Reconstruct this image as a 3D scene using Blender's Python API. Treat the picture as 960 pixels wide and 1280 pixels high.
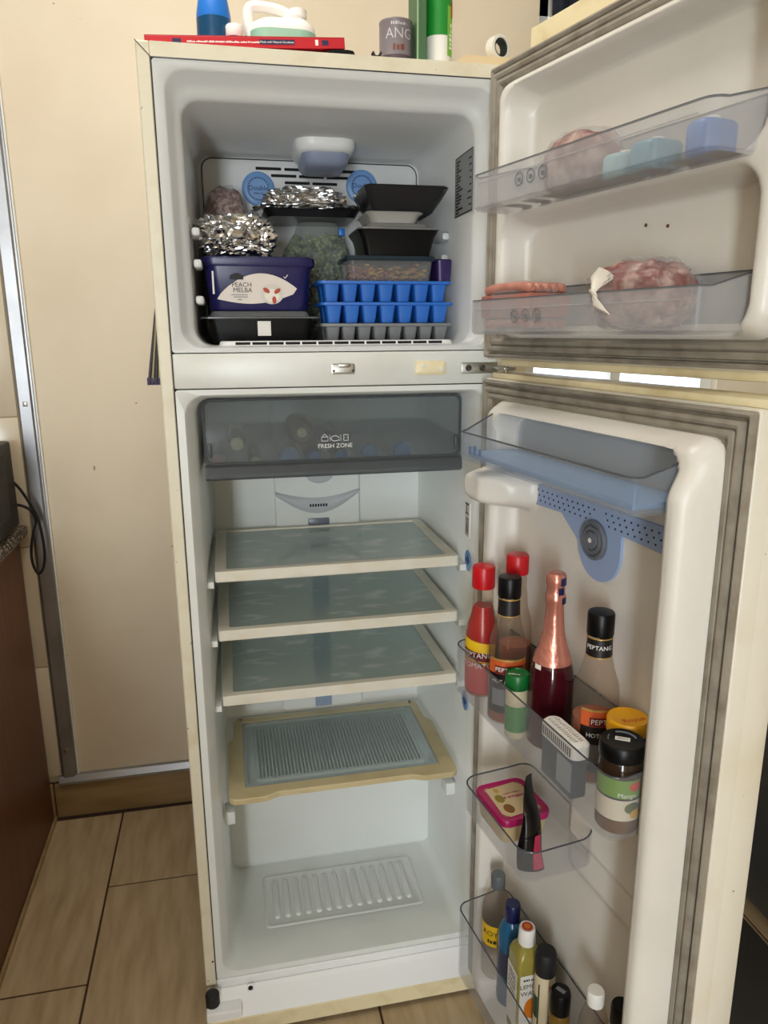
import bpy, bmesh, math, random
from mathutils import Vector, Matrix, noise
random.seed(7)
PI = math.pi
scene = bpy.context.scene
for o in list(bpy.data.objects):
    bpy.data.objects.remove(o, do_unlink=True)
COL = scene.collection

# ------------------------------------------------------------------ camera
cam_d = bpy.data.cameras.new('camera')
cam = bpy.data.objects.new('camera', cam_d)
COL.objects.link(cam)
yaw, pitch, roll = 0.20645, -0.238, -0.00602
fwd = Vector((math.sin(yaw)*math.cos(pitch), math.cos(yaw)*math.cos(pitch), math.sin(pitch)))
rgt = fwd.cross(Vector((0, 0, 1))).normalized()
upv = rgt.cross(fwd)
r2 = rgt*math.cos(roll) + upv*math.sin(roll)
u2 = upv*math.cos(roll) - rgt*math.sin(roll)
cam.matrix_world = Matrix(((r2.x, u2.x, -fwd.x, 0.09905), (r2.y, u2.y, -fwd.y, -1.21292), (r2.z, u2.z, -fwd.z, 1.29395), (0, 0, 0, 1)))
cam_d.sensor_fit = 'VERTICAL'
cam_d.sensor_height = 24.0
cam_d.lens = 928.75/1280*24.0
cam_d.clip_start = 0.02
scene.camera = cam

# ------------------------------------------------------------------ light
scene.view_settings.view_transform = 'Standard'
scene.view_settings.look = 'None'
scene.view_settings.gamma = 1
scene.view_settings.exposure = 0.33
world = bpy.data.worlds.new('World')
scene.world = world
world.use_nodes = True
bg = world.node_tree.nodes['Background']
bg.inputs[0].default_value = (0.86, 0.93, 1.0, 1)
bg.inputs[1].default_value = 2.2

def area(name, loc, target, sx, sy, power, col):
    d = bpy.data.lights.new(name, 'AREA')
    d.shape = 'RECTANGLE'
    d.size, d.size_y = sx, sy
    d.energy = power
    d.color = col
    o = bpy.data.objects.new(name, d)
    COL.objects.link(o)
    o.location = loc
    o.rotation_euler = (Vector(target)-Vector(loc)).to_track_quat('-Z', 'Y').to_euler()
    return o
# daylight through the glazed back door behind the photographer, and the ceiling light of the kitchen
area('daylight_doorway', (-0.80, -4.16, 1.05), (-0.80, 0, 1.05), 0.40, 1.95, 62, (0.86, 0.94, 1.0))
area('ceiling_light', (-0.02, -0.12, 2.46), (-0.02, -0.12, 0), 0.40, 0.40, 7, (1.0, 0.95, 0.88))

# ------------------------------------------------------------------ materials
def lin(c):
    return tuple((v/12.92 if v <= 0.04045 else ((v+0.055)/1.055)**2.4) for v in c)
def rgb(r, g, b):
    return lin((r/255, g/255, b/255))
MATS = {}
def mat(name, col, rough=0.5, metal=0.0, var=None, bump=None, coat=0.0, trans=None, frost=None, spec=0.5, emit=None, dirt=None):
    """col sRGB 0-255. var=(scale,col2,lo,hi[,stretch]) ; bump=(scale,strength) ; trans=(tint, amount clear) ; dirt=(scale,col,thr)"""
    if name in MATS:
        return MATS[name]
    m = bpy.data.materials.new(name)
    m.use_nodes = True
    nt = m.node_tree
    N, L = nt.nodes, nt.links
    b = N['Principled BSDF']
    out = N['Material Output']
    b.inputs['Base Color'].default_value = (*rgb(*col), 1)
    b.inputs['Roughness'].default_value = rough
    b.inputs['Metallic'].default_value = metal
    b.inputs['Specular IOR Level'].default_value = spec
    if coat:
        b.inputs['Coat Weight'].default_value = coat
        b.inputs['Coat Roughness'].default_value = 0.08
    if emit:
        b.inputs['Emission Color'].default_value = (*rgb(*emit[0]), 1)
        b.inputs['Emission Strength'].default_value = emit[1]
    tc = N.new('ShaderNodeTexCoord')
    src = None
    if var:
        mp = N.new('ShaderNodeMapping')
        L.new(tc.outputs['Object'], mp.inputs[0])
        if len(var) > 4:
            mp.inputs['Scale'].default_value = var[4]
        nz = N.new('ShaderNodeTexNoise')
        nz.inputs['Scale'].default_value = var[0]
        nz.inputs['Detail'].default_value = 5
        L.new(mp.outputs[0], nz.inputs[0])
        cr = N.new('ShaderNodeValToRGB')
        cr.color_ramp.elements[0].position = var[2]
        cr.color_ramp.elements[1].position = var[3]
        cr.color_ramp.elements[0].color = (*rgb(*col), 1)
        cr.color_ramp.elements[1].color = (*rgb(*var[1]), 1)
        L.new(nz.outputs[0], cr.inputs[0])
        src = cr.outputs[0]
    if dirt:
        nz = N.new('ShaderNodeTexNoise')
        nz.inputs['Scale'].default_value = dirt[0]
        nz.inputs['Detail'].default_value = 3
        L.new(tc.outputs['Object'], nz.inputs[0])
        cr = N.new('ShaderNodeValToRGB')
        cr.color_ramp.elements[0].position = dirt[2]
        cr.color_ramp.elements[1].position = dirt[2]+0.04
        cr.color_ramp.elements[0].color = (0, 0, 0, 1)
        cr.color_ramp.elements[1].color = (1, 1, 1, 1)
        L.new(nz.outputs[0], cr.inputs[0])
        mx = N.new('ShaderNodeMix')
        mx.data_type = 'RGBA'
        L.new(cr.outputs[0], mx.inputs[0])
        if src:
            L.new(src, mx.inputs[6])
        else:
            mx.inputs[6].default_value = (*rgb(*col), 1)
        mx.inputs[7].default_value = (*rgb(*dirt[1]), 1)
        src = mx.outputs[2]
    if src:
        L.new(src, b.inputs['Base Color'])
    if bump:
        nz = N.new('ShaderNodeTexNoise')
        nz.inputs['Scale'].default_value = bump[0]
        nz.inputs['Detail'].default_value = 4
        L.new(tc.outputs['Object'], nz.inputs[0])
        bp = N.new('ShaderNodeBump')
        bp.inputs['Strength'].default_value = bump[1]
        bp.inputs['Distance'].default_value = 0.002
        L.new(nz.outputs[0], bp.inputs['Height'])
        L.new(bp.outputs[0], b.inputs['Normal'])
    if trans:
        # thin clear sheet: mostly see-through, the rest is the plastic itself
        t = N.new('ShaderNodeBsdfTransparent')
        t.inputs[0].default_value = (*rgb(*trans[0]), 1)
        mx = N.new('ShaderNodeMixShader')
        fr = N.new('ShaderNodeLayerWeight')
        fr.inputs[0].default_value = 0.12
        ad = N.new('ShaderNodeMath')
        ad.operation = 'MULTIPLY_ADD'
        ad.use_clamp = True
        ad.inputs[1].default_value = 0.5
        ad.inputs[2].default_value = 1-trans[1]
        L.new(fr.outputs[1], ad.inputs[0])
        L.new(ad.outputs[0], mx.inputs[0])
        L.new(t.outputs[0], mx.inputs[1])
        L.new(b.outputs[0], mx.inputs[2])
        L.new(mx.outputs[0], out.inputs[0])
    if frost:
        # frosted sheet: blurred see-through
        t = N.new('ShaderNodeBsdfRefraction')
        t.inputs['Color'].default_value = (*rgb(*frost[0]), 1)
        t.inputs['Roughness'].default_value = frost[2]
        t.inputs['IOR'].default_value = 1.12
        t2 = N.new('ShaderNodeBsdfTransparent')
        t2.inputs[0].default_value = (*rgb(*frost[0]), 1)
        m1 = N.new('ShaderNodeMixShader')
        m1.inputs[0].default_value = frost[3]
        L.new(t.outputs[0], m1.inputs[1])
        L.new(t2.outputs[0], m1.inputs[2])
        mx = N.new('ShaderNodeMixShader')
        mx.inputs[0].default_value = 1-frost[1]
        L.new(m1.outputs[0], mx.inputs[1])
        L.new(b.outputs[0], mx.inputs[2])
        L.new(mx.outputs[0], out.inputs[0])
    MATS[name] = m
    return m

WHITE = mat('white plastic', (226, 227, 222), 0.32, var=(7, (216, 216, 206), 0.45, 0.8))
WHITE2 = mat('bright white plastic', (240, 240, 238), 0.35)
LINER = mat('liner plastic', (232, 234, 230), 0.22, var=(5, (222, 224, 216), 0.45, 0.8))
FLINER = mat('freezer liner plastic', (214, 215, 213), 0.30)
DLINER = mat('door liner plastic', (226, 221, 212), 0.35, var=(6, (216, 210, 198), 0.45, 0.8))
CREAM = mat('aged cream steel', (228, 220, 196), 0.4, var=(14, (206, 190, 150), 0.5, 0.85), dirt=(95, (70, 52, 36), 0.70))
DSTEEL = mat('aged white door steel', (226, 220, 205), 0.38, var=(9, (214, 203, 176), 0.5, 0.85), dirt=(110, (96, 78, 54), 0.74))
CREAM2 = mat('cream trim', (232, 218, 178), 0.42, var=(20, (205, 182, 132), 0.5, 0.85), dirt=(120, (90, 66, 40), 0.72))
SHELFCREAM = mat('yellowed shelf plastic', (228, 222, 206), 0.4, var=(15, (212, 202, 176), 0.45, 0.8))
TRAYCREAM = mat('yellowed tray plastic', (206, 190, 148), 0.4, var=(15, (190, 170, 124), 0.45, 0.8))
GASKET = mat('grey gasket rubber', (150, 142, 128), 0.55, var=(30, (118, 108, 94), 0.45, 0.75))
BLUEP = mat('blue grey plastic', (152, 172, 208), 0.4)
BLUED = mat('blue medallion', (110, 152, 204), 0.4)
DARKBLUE = mat('dark blue print', (30, 52, 92), 0.5)
GREYP = mat('grey button plastic', (104, 108, 116), 0.4)
LENS = mat('lamp lens', (140, 150, 174), 0.35)
BLACK = mat('black plastic', (9, 9, 10), 0.35, spec=0.25)
BLACKM = mat('matt black', (20, 19, 20), 0.6)
HOLE = mat('dark slot', (8, 8, 9), 0.8)
DARKGREY = mat('dark grey', (58, 57, 54), 0.45)
CHROME = mat('zinc metal', (170, 168, 160), 0.35, 1.0)
ALU = mat('aluminium', (176, 178, 182), 0.38, 0.85, var=(9, (150, 150, 154), 0.4, 0.8))
WALL = mat('cream wall paint', (232, 218, 194), 0.55, var=(3, (222, 205, 178), 0.4, 0.75), bump=(60, 0.05), dirt=(46, (150, 120, 92), 0.76))
WTILE = mat('cream wall tile', (216, 203, 180), 0.2, var=(3, (205, 190, 164), 0.4, 0.8))
GROUT = mat('pale grout', (196, 180, 152), 0.8)
FTILE = mat('floor tile', (188, 166, 132), 0.33, var=(6, (160, 136, 100), 0.35, 0.75, (6, 1.0, 1)), dirt=(34, (98, 72, 46), 0.75))
SKIRT = mat('skirting tile', (166, 140, 100), 0.35, var=(6, (142, 116, 80), 0.35, 0.75, (1.0, 6, 6)))
FGROUT = mat('dark floor grout', (70, 44, 28), 0.9)
WOOD = mat('brown laminate', (118, 70, 45), 0.42, var=(5, (92, 50, 30), 0.35, 0.75, (14, 14, 1.0)))
GRANITE = mat('speckled granite', (70, 60, 54), 0.25, var=(150, (196, 184, 168), 0.52, 0.62))
CEIL = mat('white ceiling', (240, 238, 232), 0.8)
BINC = mat('clear bin plastic', (196, 195, 196), 0.14, trans=((249, 249, 249), 0.945))
BINF = mat('cloudy bin plastic', (226, 226, 228), 0.28, trans=((242, 242, 242), 0.82))
BINB = mat('bluish bin plastic', (198, 204, 212), 0.2, trans=((246, 248, 251), 0.925))
BINEDGE = mat('bin edge', (92, 94, 98), 0.2, trans=((180, 182, 186), 0.35))
GLASSSH = mat('shelf glass', (196, 210, 205), 0.06, trans=((226, 238, 233), 0.40), var=(16, (240, 242, 240), 0.56, 0.70, (1.0, 2.2, 1.0)))
TRAYG = mat('ribbed tray plastic', (158, 170, 170), 0.25, trans=((206, 216, 214), 0.45))
FRESH = mat('frosted smoke plastic', (150, 155, 156), 0.22, frost=((230, 234, 235), 0.74, 0.22, 0.60))
SMOKE = mat('smoked plastic', (112, 116, 118), 0.2, trans=((178, 184, 186), 0.55))
SMOKE2 = mat('light smoked plastic', (170, 174, 176), 0.2, trans=((226, 230, 232), 0.82))
CLEAR = mat('clear plastic', (205, 206, 206), 0.12, trans=((238, 238, 236), 0.80))
BOTTLEG = mat('clear bottle glass', (160, 150, 140), 0.04, trans=((248, 243, 237), 0.94))
FOIL = mat('crumpled foil', (205, 205, 205), 0.16, 1.0)
FILM = mat('cling film', (220, 222, 224), 0.12, trans=((248, 248, 248), 0.93))
PAPER = mat('white print', (236, 232, 224), 0.5)
PRINTW = mat('white lettering', (240, 238, 232), 0.5)
PRINTK = mat('black lettering', (24, 22, 22), 0.5)
PRINTG = mat('grey lettering', (120, 122, 126), 0.5)
RED = mat('red cap plastic', (196, 14, 26), 0.35)
REDBOX = mat('red card', (190, 18, 34), 0.4)
SAUCE = mat('tomato sauce', (176, 18, 16), 0.25)
SAUCE2 = mat('thin orange sauce', (158, 84, 54), 0.2)
YELLOW = mat('yellow plastic', (226, 160, 6), 0.4)
LABY = mat('yellow label', (234, 190, 30), 0.45)
LABR = mat('red label', (196, 26, 26), 0.45)
LABO = mat('orange label', (206, 92, 40), 0.45)
LABK = mat('black label', (22, 18, 18), 0.45)
MAROON = mat('maroon print', (110, 20, 24), 0.5)
GREEN = mat('green plastic', (14, 104, 44), 0.35)
LABG = mat('green label', (112, 154, 48), 0.45)
PINKG = mat('rose gold foil', (214, 140, 122), 0.25, 0.55, bump=(120, 0.5))
WINE = mat('dark pink wine glass', (62, 12, 22), 0.08, spec=0.6)
GOLD = mat('gold trim', (206, 170, 90), 0.35, 0.5)
MAYO = mat('mayonnaise', (222, 210, 176), 0.35)
BROWN = mat('brown paste', (104, 70, 36), 0.25)
DKBROWN = mat('dark brown glass', (52, 38, 28), 0.12)
MAGENTA = mat('magenta plastic', (176, 16, 92), 0.35)
TUBTOP = mat('cream printed lid', (206, 182, 140), 0.45)
ICEB = mat('blue ice tray', (38, 106, 196), 0.4)
ICEG = mat('grey ice tray', (120, 122, 124), 0.45)
NAVY = mat('navy tub plastic', (26, 24, 82), 0.3)
NAVYC = mat('navy curtain cloth', (30, 34, 50), 0.9)
PEA = mat('frozen peas', (112, 130, 88), 0.5, var=(40, (164, 172, 138), 0.4, 0.7))
MINCE = mat('frozen mince', (118, 84, 78), 0.5, var=(120, (186, 160, 150), 0.42, 0.60), bump=(160, 0.9))
MEAT = mat('red meat', (140, 78, 70), 0.4, var=(38, (206, 172, 158), 0.46, 0.62), bump=(50, 0.6))
SAUSAGE = mat('sausage meat', (188, 124, 106), 0.4, var=(30, (216, 156, 138), 0.45, 0.7))
BEANS = mat('mixed beans', (140, 66, 50), 0.5, var=(50, (190, 150, 60), 0.45, 0.6))
CYAN = mat('cyan bottle', (70, 150, 178), 0.35)
BLUEBOT = mat('blue liquid bottle', (36, 92, 128), 0.2)
BLUESP = mat('blue spray plastic', (24, 112, 200), 0.35)
TEAL = mat('dark blue liquid', (8, 72, 112), 0.2)
NAVYCAP = mat('navy cap', (18, 26, 74), 0.35)
GREYCAP = mat('grey cap', (92, 98, 98), 0.45)
LEMON = mat('yellow green liquid', (150, 138, 62), 0.2)
IVORY = mat('ivory can', (214, 198, 164), 0.4)
AMBER = mat('amber bottle', (120, 90, 34), 0.25)
ORANGE = mat('orange print', (216, 122, 20), 0.5)
PINKP = mat('pink sachet print', (190, 50, 84), 0.35)
TIN = mat('grey printed tin', (128, 118, 122), 0.4)
PALEGREEN = mat('pale green label', (150, 196, 170), 0.5)
TAPEW = mat('white plastic ring', (232, 226, 212), 0.4)
TAPEG = mat('dark green cloth tape', (28, 40, 40), 0.6)
DIRTYCREAM = mat('hinge cover cream', (224, 200, 158), 0.45)
OVEN = mat('dark grey enamel', (74, 73, 70), 0.35)
DARKSHEET = mat('added dark floor sheet', (56, 52, 46), 0.8)
WINFR = mat('white window frame', (236, 234, 226), 0.4)
PANE = mat('window pane', (235, 240, 245), 0.05, trans=((250, 252, 255), 0.94))

# ------------------------------------------------------------------ mesh helpers
class MB:
    def __init__(s):
        s.bm = bmesh.new()
    def box(s, x0, x1, y0, y1, z0, z1, bev=0.0, seg=2, mtx=None):
        r = bmesh.ops.create_cube(s.bm, size=1)
        vs = r['verts']
        for v in vs:
            v.co = Vector(((x0+x1)/2+v.co.x*(x1-x0), (y0+y1)/2+v.co.y*(y1-y0), (z0+z1)/2+v.co.z*(z1-z0)))
        if bev > 0:
            es = list({e for v in vs for e in v.link_edges})
            rr = bmesh.ops.bevel(s.bm, geom=es, offset=bev, segments=seg, affect='EDGES', profile=0.5)
            vs = list({v for f in rr['faces'] for v in f.verts} | {v for v in vs if v.is_valid})
        if mtx:
            for v in vs:
                v.co = mtx @ v.co
        return s
    def loft(s, rings, cap0=False, cap1=False, close=True):
        """rings: list of lists of points with equal count"""
        V = [[s.bm.verts.new(p) for p in r] for r in rings]
        n = len(V[0])
        for a, b in zip(V[:-1], V[1:]):
            for i in range(n if close else n-1):
                j = (i+1) % n
                s.bm.faces.new((a[i], a[j], b[j], b[i]))
        if cap0:
            s.bm.faces.new(V[0])
        if cap1:
            s.bm.faces.new(list(reversed(V[-1])))
        return s
    def lathe(s, prof, n=28, c=(0, 0, 0), cap0=True, cap1=True, sx=1, sy=1):
        rings = [[(c[0]+r*sx*math.cos(2*PI*i/n), c[1]+r*sy*math.sin(2*PI*i/n), c[2]+z) for i in range(n)] for r, z in prof]
        return s.loft(rings, cap0, cap1)
    def tube(s, pts, r, n=8, caps=True):
        pts = [Vector(p) for p in pts]
        rings = []
        for i, p in enumerate(pts):
            t = (pts[min(i+1, len(pts)-1)]-pts[max(i-1, 0)]).normalized()
            a = t.orthogonal().normalized() if i == 0 else (pa - t*pa.dot(t)).normalized()
            pa = a
            b = t.cross(a)
            rr = r[i] if isinstance(r, (list, tuple)) else r
            rings.append([tuple(p+a*rr*math.cos(2*PI*k/n)+b*rr*math.sin(2*PI*k/n)) for k in range(n)])
        return s.loft(rings, caps, caps)
    def prism(s, poly, axis, a, b):
        """poly of 2D points extruded along axis ('x','y','z') from a to b"""
        def mk(p, t):
            return {'x': (t, p[0], p[1]), 'y': (p[0], t, p[1]), 'z': (p[0], p[1], t)}[axis]
        return s.loft([[mk(p, a) for p in poly], [mk(p, b) for p in poly]], True, True)
    def raw(s, vs, fs, f=None):
        V = [s.bm.verts.new(f(v) if f else v) for v in vs]
        for q in fs:
            try:
                s.bm.faces.new([V[i] for i in q])
            except ValueError:
                pass
        return s
    def grid(s, nu, nv, f):
        V = [[s.bm.verts.new(f(i/nu, j/nv)) for j in range(nv+1)] for i in range(nu+1)]
        for i in range(nu):
            for j in range(nv):
                s.bm.faces.new((V[i][j], V[i+1][j], V[i+1][j+1], V[i][j+1]))
        return s
    def build(s, name, m, parent=None, smooth=True, ang=40, kind=None, rec=True):
        if rec:
            bmesh.ops.recalc_face_normals(s.bm, faces=s.bm.faces)
        me = bpy.data.meshes.new(name)
        s.bm.to_mesh(me)
        s.bm.free()
        ms = m if isinstance(m, (list, tuple)) else [m]
        for q in ms:
            me.materials.append(q)
        if smooth:
            me.polygons.foreach_set('use_smooth', [True]*len(me.polygons))
            me.set_sharp_from_angle(angle=math.radians(ang))
        o = bpy.data.objects.new(name, me)
        COL.objects.link(o)
        if parent:
            o.parent = parent
        if kind:
            o['kind'] = kind
        return o

def box(name, m, parent, *a, bev=0.0, mtx=None, **k):
    return MB().box(*a, bev=bev, mtx=mtx).build(name, m, parent, **k)
def tag(o, label, cat, group=None):
    o['label'] = label
    o['category'] = cat
    if group:
        o['group'] = group
    return o
def thing(name, label, cat, loc=(0, 0, 0), rz=0, group=None):
    o = bpy.data.objects.new(name, None)
    o.empty_display_size = 0.05
    COL.objects.link(o)
    o.location = loc
    o.rotation_euler = (0, 0, rz)
    return tag(o, label, cat, group)
def struct(o):
    o['kind'] = 'structure'
    return o

def rrect(x0, x1, z0, z1, r, n=6):
    """rounded rectangle, list of 2D points"""
    r = min(r, (x1-x0)/2-1e-5, (z1-z0)/2-1e-5)
    out = []
    for cx, cz, a in ((x1-r, z1-r, 0), (x0+r, z1-r, 90), (x0+r, z0+r, 180), (x1-r, z0+r, 270)):
        for i in range(n+1):
            t = math.radians(a+90*i/n)
            out.append((cx+r*math.cos(t), cz+r*math.sin(t)))
    return out
def yring(x0, x1, z0, z1, r, y, n=6):
    return [(x, y, z) for x, z in rrect(x0, x1, z0, z1, r, n)]
def zring(x0, x1, y0, y1, r, z, n=6):
    return [(x, y, z) for x, y in rrect(x0, x1, y0, y1, r, n)]

_tc = {}
def text_geo(body, size, spacing=1.0, align='CENTER'):
    key = (body, size, spacing, align)
    if key not in _tc:
        c = bpy.data.curves.new('txt', 'FONT')
        c.body = body
        c.size = size
        c.align_x = align
        c.align_y = 'CENTER'
        c.space_character = spacing
        c.resolution_u = 2
        o = bpy.data.objects.new('txt', c)
        COL.objects.link(o)
        dg = bpy.context.evaluated_depsgraph_get()
        me = o.evaluated_get(dg).to_mesh()
        _tc[key] = ([tuple(v.co) for v in me.vertices], [tuple(q.vertices) for q in me.polygons])
        o.evaluated_get(dg).to_mesh_clear()
        bpy.data.objects.remove(o, do_unlink=True)
        bpy.data.curves.remove(c)
    return _tc[key]
def lettering(name, body, size, f, m, parent, **k):
    """f maps a text point (x right, y up) to 3D"""
    vs, fs = text_geo(body, size, **k)
    return MB().raw(vs, fs, f).build(name, m, parent, smooth=False, rec=False)
def print_line(name, w, h, f, m, parent, seed=1):
    """a line of print too small to read: short bars with word gaps"""
    rn = random.Random(seed)
    vs, fs = [], []
    x = -w/2
    while x < w/2:
        l = min(h*(0.35+0.5*rn.random()), w/2-x)
        hh = h*(0.55+0.45*rn.random())
        k = len(vs)
        vs += [(x, -h/2, 0), (x+l, -h/2, 0), (x+l, -h/2+hh, 0), (x, -h/2+hh, 0)]
        fs.append((k, k+1, k+2, k+3))
        x += l+h*(0.22 if rn.random() < 0.8 else 0.6)
    return MB().raw(vs, fs, f).build(name, m, parent, smooth=False, rec=False)
def on_cyl(r, zc, a0=-PI/2):
    """wrap text round a vertical cylinder; a0 is the direction the text faces"""
    return lambda v: (r*math.cos(a0+v[0]/r), r*math.sin(a0+v[0]/r), zc+v[1])
def band(name, m, parent, r, z0, z1, a0, a1, n=20, tilt=0.0, r1=None, c=(0, 0)):
    """label wrapped round a vertical cylinder between angles"""
    def f(a, b):
        t = a0+(a1-a0)*a
        rr = r+((r1 if r1 is not None else r)-r)*b
        return (c[0]+rr*math.cos(t), c[1]+rr*math.sin(t), z0+(z1-z0)*b+tilt*a)
    return MB().grid(n, 2, f).build(name, m, parent, rec=False)

def lumpy(name, m, parent, c, s, amp, freq, sub=4, seed=0, flat=False, ridge=False, floor=None, kind=None, ang=60):
    b = MB()
    r = bmesh.ops.create_icosphere(b.bm, subdivisions=sub, radius=1)
    off = Vector((seed*7.3, seed*3.1, seed*1.7))
    for v in r['verts']:
        d = v.co.copy()
        nn = noise.noise(d*freq+off)*amp + noise.noise(d*freq*2.7+off)*amp*0.5
        if ridge:
            nn += (abs(noise.noise(d*freq*2+off*2))-0.25)*amp*1.4 + (abs(noise.noise(d*freq*5+off))-.2)*amp*0.7
        e = Vector([math.copysign(abs(q)**0.75, q) for q in d])
        p = Vector((e.x*s[0], e.y*s[1], e.z*s[2]))*(1+nn)
        v.co = p+Vector(c)
        if floor is not None and v.co.z < floor:
            v.co.z = floor
    return b.build(name, m, parent, smooth=not flat, ang=ang, kind=kind)

# ------------------------------------------------------------------ room
YW = 0.731
X0, X1, YF, ZC = -1.35, 2.1, -4.2, 2.5
W, H, D = 0.569, 1.694, 0.58
fl = struct(box('floor', FGROUT, None, X0, X1, YF, YW, -0.06, -0.0025))
# floor tiles in running bond, one object each
TW, TL, G = 0.2866, 0.573, 0.0045
tile_mesh = {}
for k in range(-4, 9):
    xa, xb = -0.244+TW*k, -0.244+TW*(k+1)
    xa2, xb2 = max(xa, X0), min(xb, X1)
    if xb2-xa2 < 0.03:
        continue
    off = 0.418 if k % 2 == 0 else 0.137
    for j in range(-9, 3):
        ya, yb = off+TL*j, off+TL*(j+1)
        ya, yb = max(ya, YF), min(yb, YW-0.02)
        if yb-ya < 0.03:
            continue
        key = (round(xb2-xa2, 4), round(yb-ya, 4))
        if key not in tile_mesh:
            w, l = key
            o = MB().box(-w/2+G/2, w/2-G/2, -l/2+G/2, l/2-G/2, -0.010, 0, bev=0.0012, seg=1).build('floor_tile', FTILE, fl, smooth=False)
            tile_mesh[key] = o.data
        else:
            o = bpy.data.objects.new('floor_tile', tile_mesh[key])
            COL.objects.link(o)
            o.parent = fl
        o.location = ((xa2+xb2)/2, (ya+yb)/2, 0)
# back wall with a window opening to the right of the refrigerator
WX0, WX1, WZ0, WZ1 = 0.905, 1.50, 1.00, 2.10
b = MB()
b.box(X0, WX0, YW, YW+0.12, 0, ZC).box(WX1, X1, YW, YW+0.12, 0, ZC)
b.box(WX0, WX1, YW, YW+0.12, 0, WZ0).box(WX0, WX1, YW, YW+0.12, WZ1, ZC)
wb = struct(b.build('wall_back', WALL, None, smooth=False))
struct(box('wall_left', WALL, None, X0-0.1, X0, YF, YW+0.12, 0, ZC))
struct(box('wall_right', WALL, None, X1, X1+0.1, YF, YW+0.12, 0, ZC))
DX0, DX1, DZ1 = -1.08, -0.50, 2.08
b = MB()
b.box(X0, DX0, YF-0.1, YF, 0, ZC).box(DX1, X1, YF-0.1, YF, 0, ZC).box(DX0, DX1, YF-0.1, YF, DZ1, ZC)
struct(b.build('wall_front', WALL, None, smooth=False))
struct(box('ceiling', CEIL, None, X0-0.1, X1+0.1, YF-0.1, YW+0.12, ZC, ZC+0.08))
# window
wn = struct(bpy.data.objects.new('window_1', None))
COL.objects.link(wn)
b = MB()
for a in ((WX0, WX0+0.035, WZ0, WZ1), (WX1-0.035, WX1, WZ0, WZ1), (WX0, WX1, WZ0, WZ0+0.04), (WX0, WX1, WZ1-0.04, WZ1), (WX0+0.27, WX0+0.30, WZ0, WZ1)):
    b.box(a[0], a[1], YW+0.03, YW+0.075, a[2], a[3])
b.build('window_frame', WINFR, wn, smooth=False)
for a in ((WX0+0.035, WX0+0.27), (WX0+0.30, WX1-0.035)):
    box('window_pane', PANE, wn, a[0], a[1], YW+0.05, YW+0.054, WZ0+0.04, WZ1-0.04)
# skirting tiles
bs = struct(box('baseboard_back', FGROUT, None, X0, X1, YW-0.006, YW, 0, 0.106))
x = X0
xs = [X0, -0.99, -0.417, 0.156, 0.729, 1.302, X1]
for a, c in zip(xs[:-1], xs[1:]):
    box('skirting_tile', SKIRT, bs, a+0.002, c-0.002, YW-0.014, YW-0.004, 0.003, 0.104, bev=0.0015)
# aluminium trims : upright at the tile edge, and lying on the skirting
b = MB()
b.prism([(-0.392, YW-0.002), (-0.392, YW-0.012), (-0.386, YW-0.016), (-0.361, YW-0.016), (-0.357, YW-0.012), (-0.3535, YW-0.012), (-0.3535, YW-0.002)], 'z', 0.124, ZC)
t1 = struct(b.build('trim_1', ALU, None, smooth=False))
for z in (0.20, 1.125, 1.9):
    b = MB()
    b.box(-0.378, -0.368, YW-0.019, YW-0.0155, z, z+0.012, bev=0.001)
    b.build('clip', CHROME, t1)
b = MB()
b.prism([(YW-0.002, 0.106), (YW-0.022, 0.106), (YW-0.022, 0.113), (YW-0.014, 0.128), (YW-0.002, 0.128)], 'x', -0.40, 1.9)
struct(b.build('trim_2', ALU, None, smooth=False))
box('edge_bead', WINFR, t1, -0.3530, -0.3490, YW-0.008, YW-0.001, 0.128, ZC)
# wall tiles left of the trim
ts = struct(box('wall_tiling', GROUT, None, X0, -0.393, YW-0.006, YW-0.0005, 0.128, ZC))
zs = [0.128+0.0, 0.448, 0.775, 1.100, 1.426, 1.752, 2.078, 2.404, ZC]
for za, zb in zip(zs[:-1], zs[1:]):
    for xa, xb in ((-0.63, -0.394), (-0.88, -0.632), (-1.13, -0.882), (X0, -1.132)):
        box('wall_tile', WTILE, ts, xa+0.001, xb-0.001, YW-0.010, YW-0.004, za+0.0015, zb-0.0015, bev=0.001)
# short curtain over the window
cu = thing('curtain', 'navy cloth valance hanging over the window beyond the freezer door', 'curtain', (1.2, YW-0.03, 1.98))
b = MB()
def fcu(a, c):
    return (-0.275+a*0.62, -0.016*math.sin(a*2*PI*9)-0.004*math.sin(a*31), c*0.34)
b.grid(140, 4, fcu)
o = b.build('cloth', NAVYC, cu, rec=False)
md = o.modifiers.new('t', 'SOLIDIFY')
md.thickness = 0.002
MB().tube([(-0.32, 0, 0.345), (0.37, 0, 0.345)], 0.008, 10).build('rod', CHROME, cu)

# ------------------------------------------------------------------ kitchen units at the left
kc = thing('kitchen_cabinet', 'brown wood laminate base cabinet under the granite worktop', 'cabinet', (-0.88, 0.2, 0))
box('side_panel', WOOD, kc, 0.44, 0.458, -2.6, 0.505, 0.012, 0.805, bev=0.001)
box('carcass', WOOD, kc, -0.1, 0.439, -2.6, 0.505, 0.06, 0.80)
box('edge_strip', SKIRT, kc, 0.4585, 0.4645, -2.6, 0.514, 0.0, 0.012)
ct = box('granite_worktop', GRANITE, None, -1.2, -0.402, -2.4, YW-0.011, 0.806, 0.834, bev=0.006)
tag(ct, 'speckled dark granite worktop on the brown cabinet', 'worktop')
ap = thing('microwave', 'black microwave oven standing on the granite worktop', 'microwave', (-0.62, 0.48, 0.8345))
box('body', BLACK, ap, -0.25, 0.215, -0.20, 0.190, 0.012, 0.216, bev=0.006)
box('side_vent', BLACKM, ap, 0.2145, 0.2165, -0.10, 0.12, 0.05, 0.19)
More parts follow.
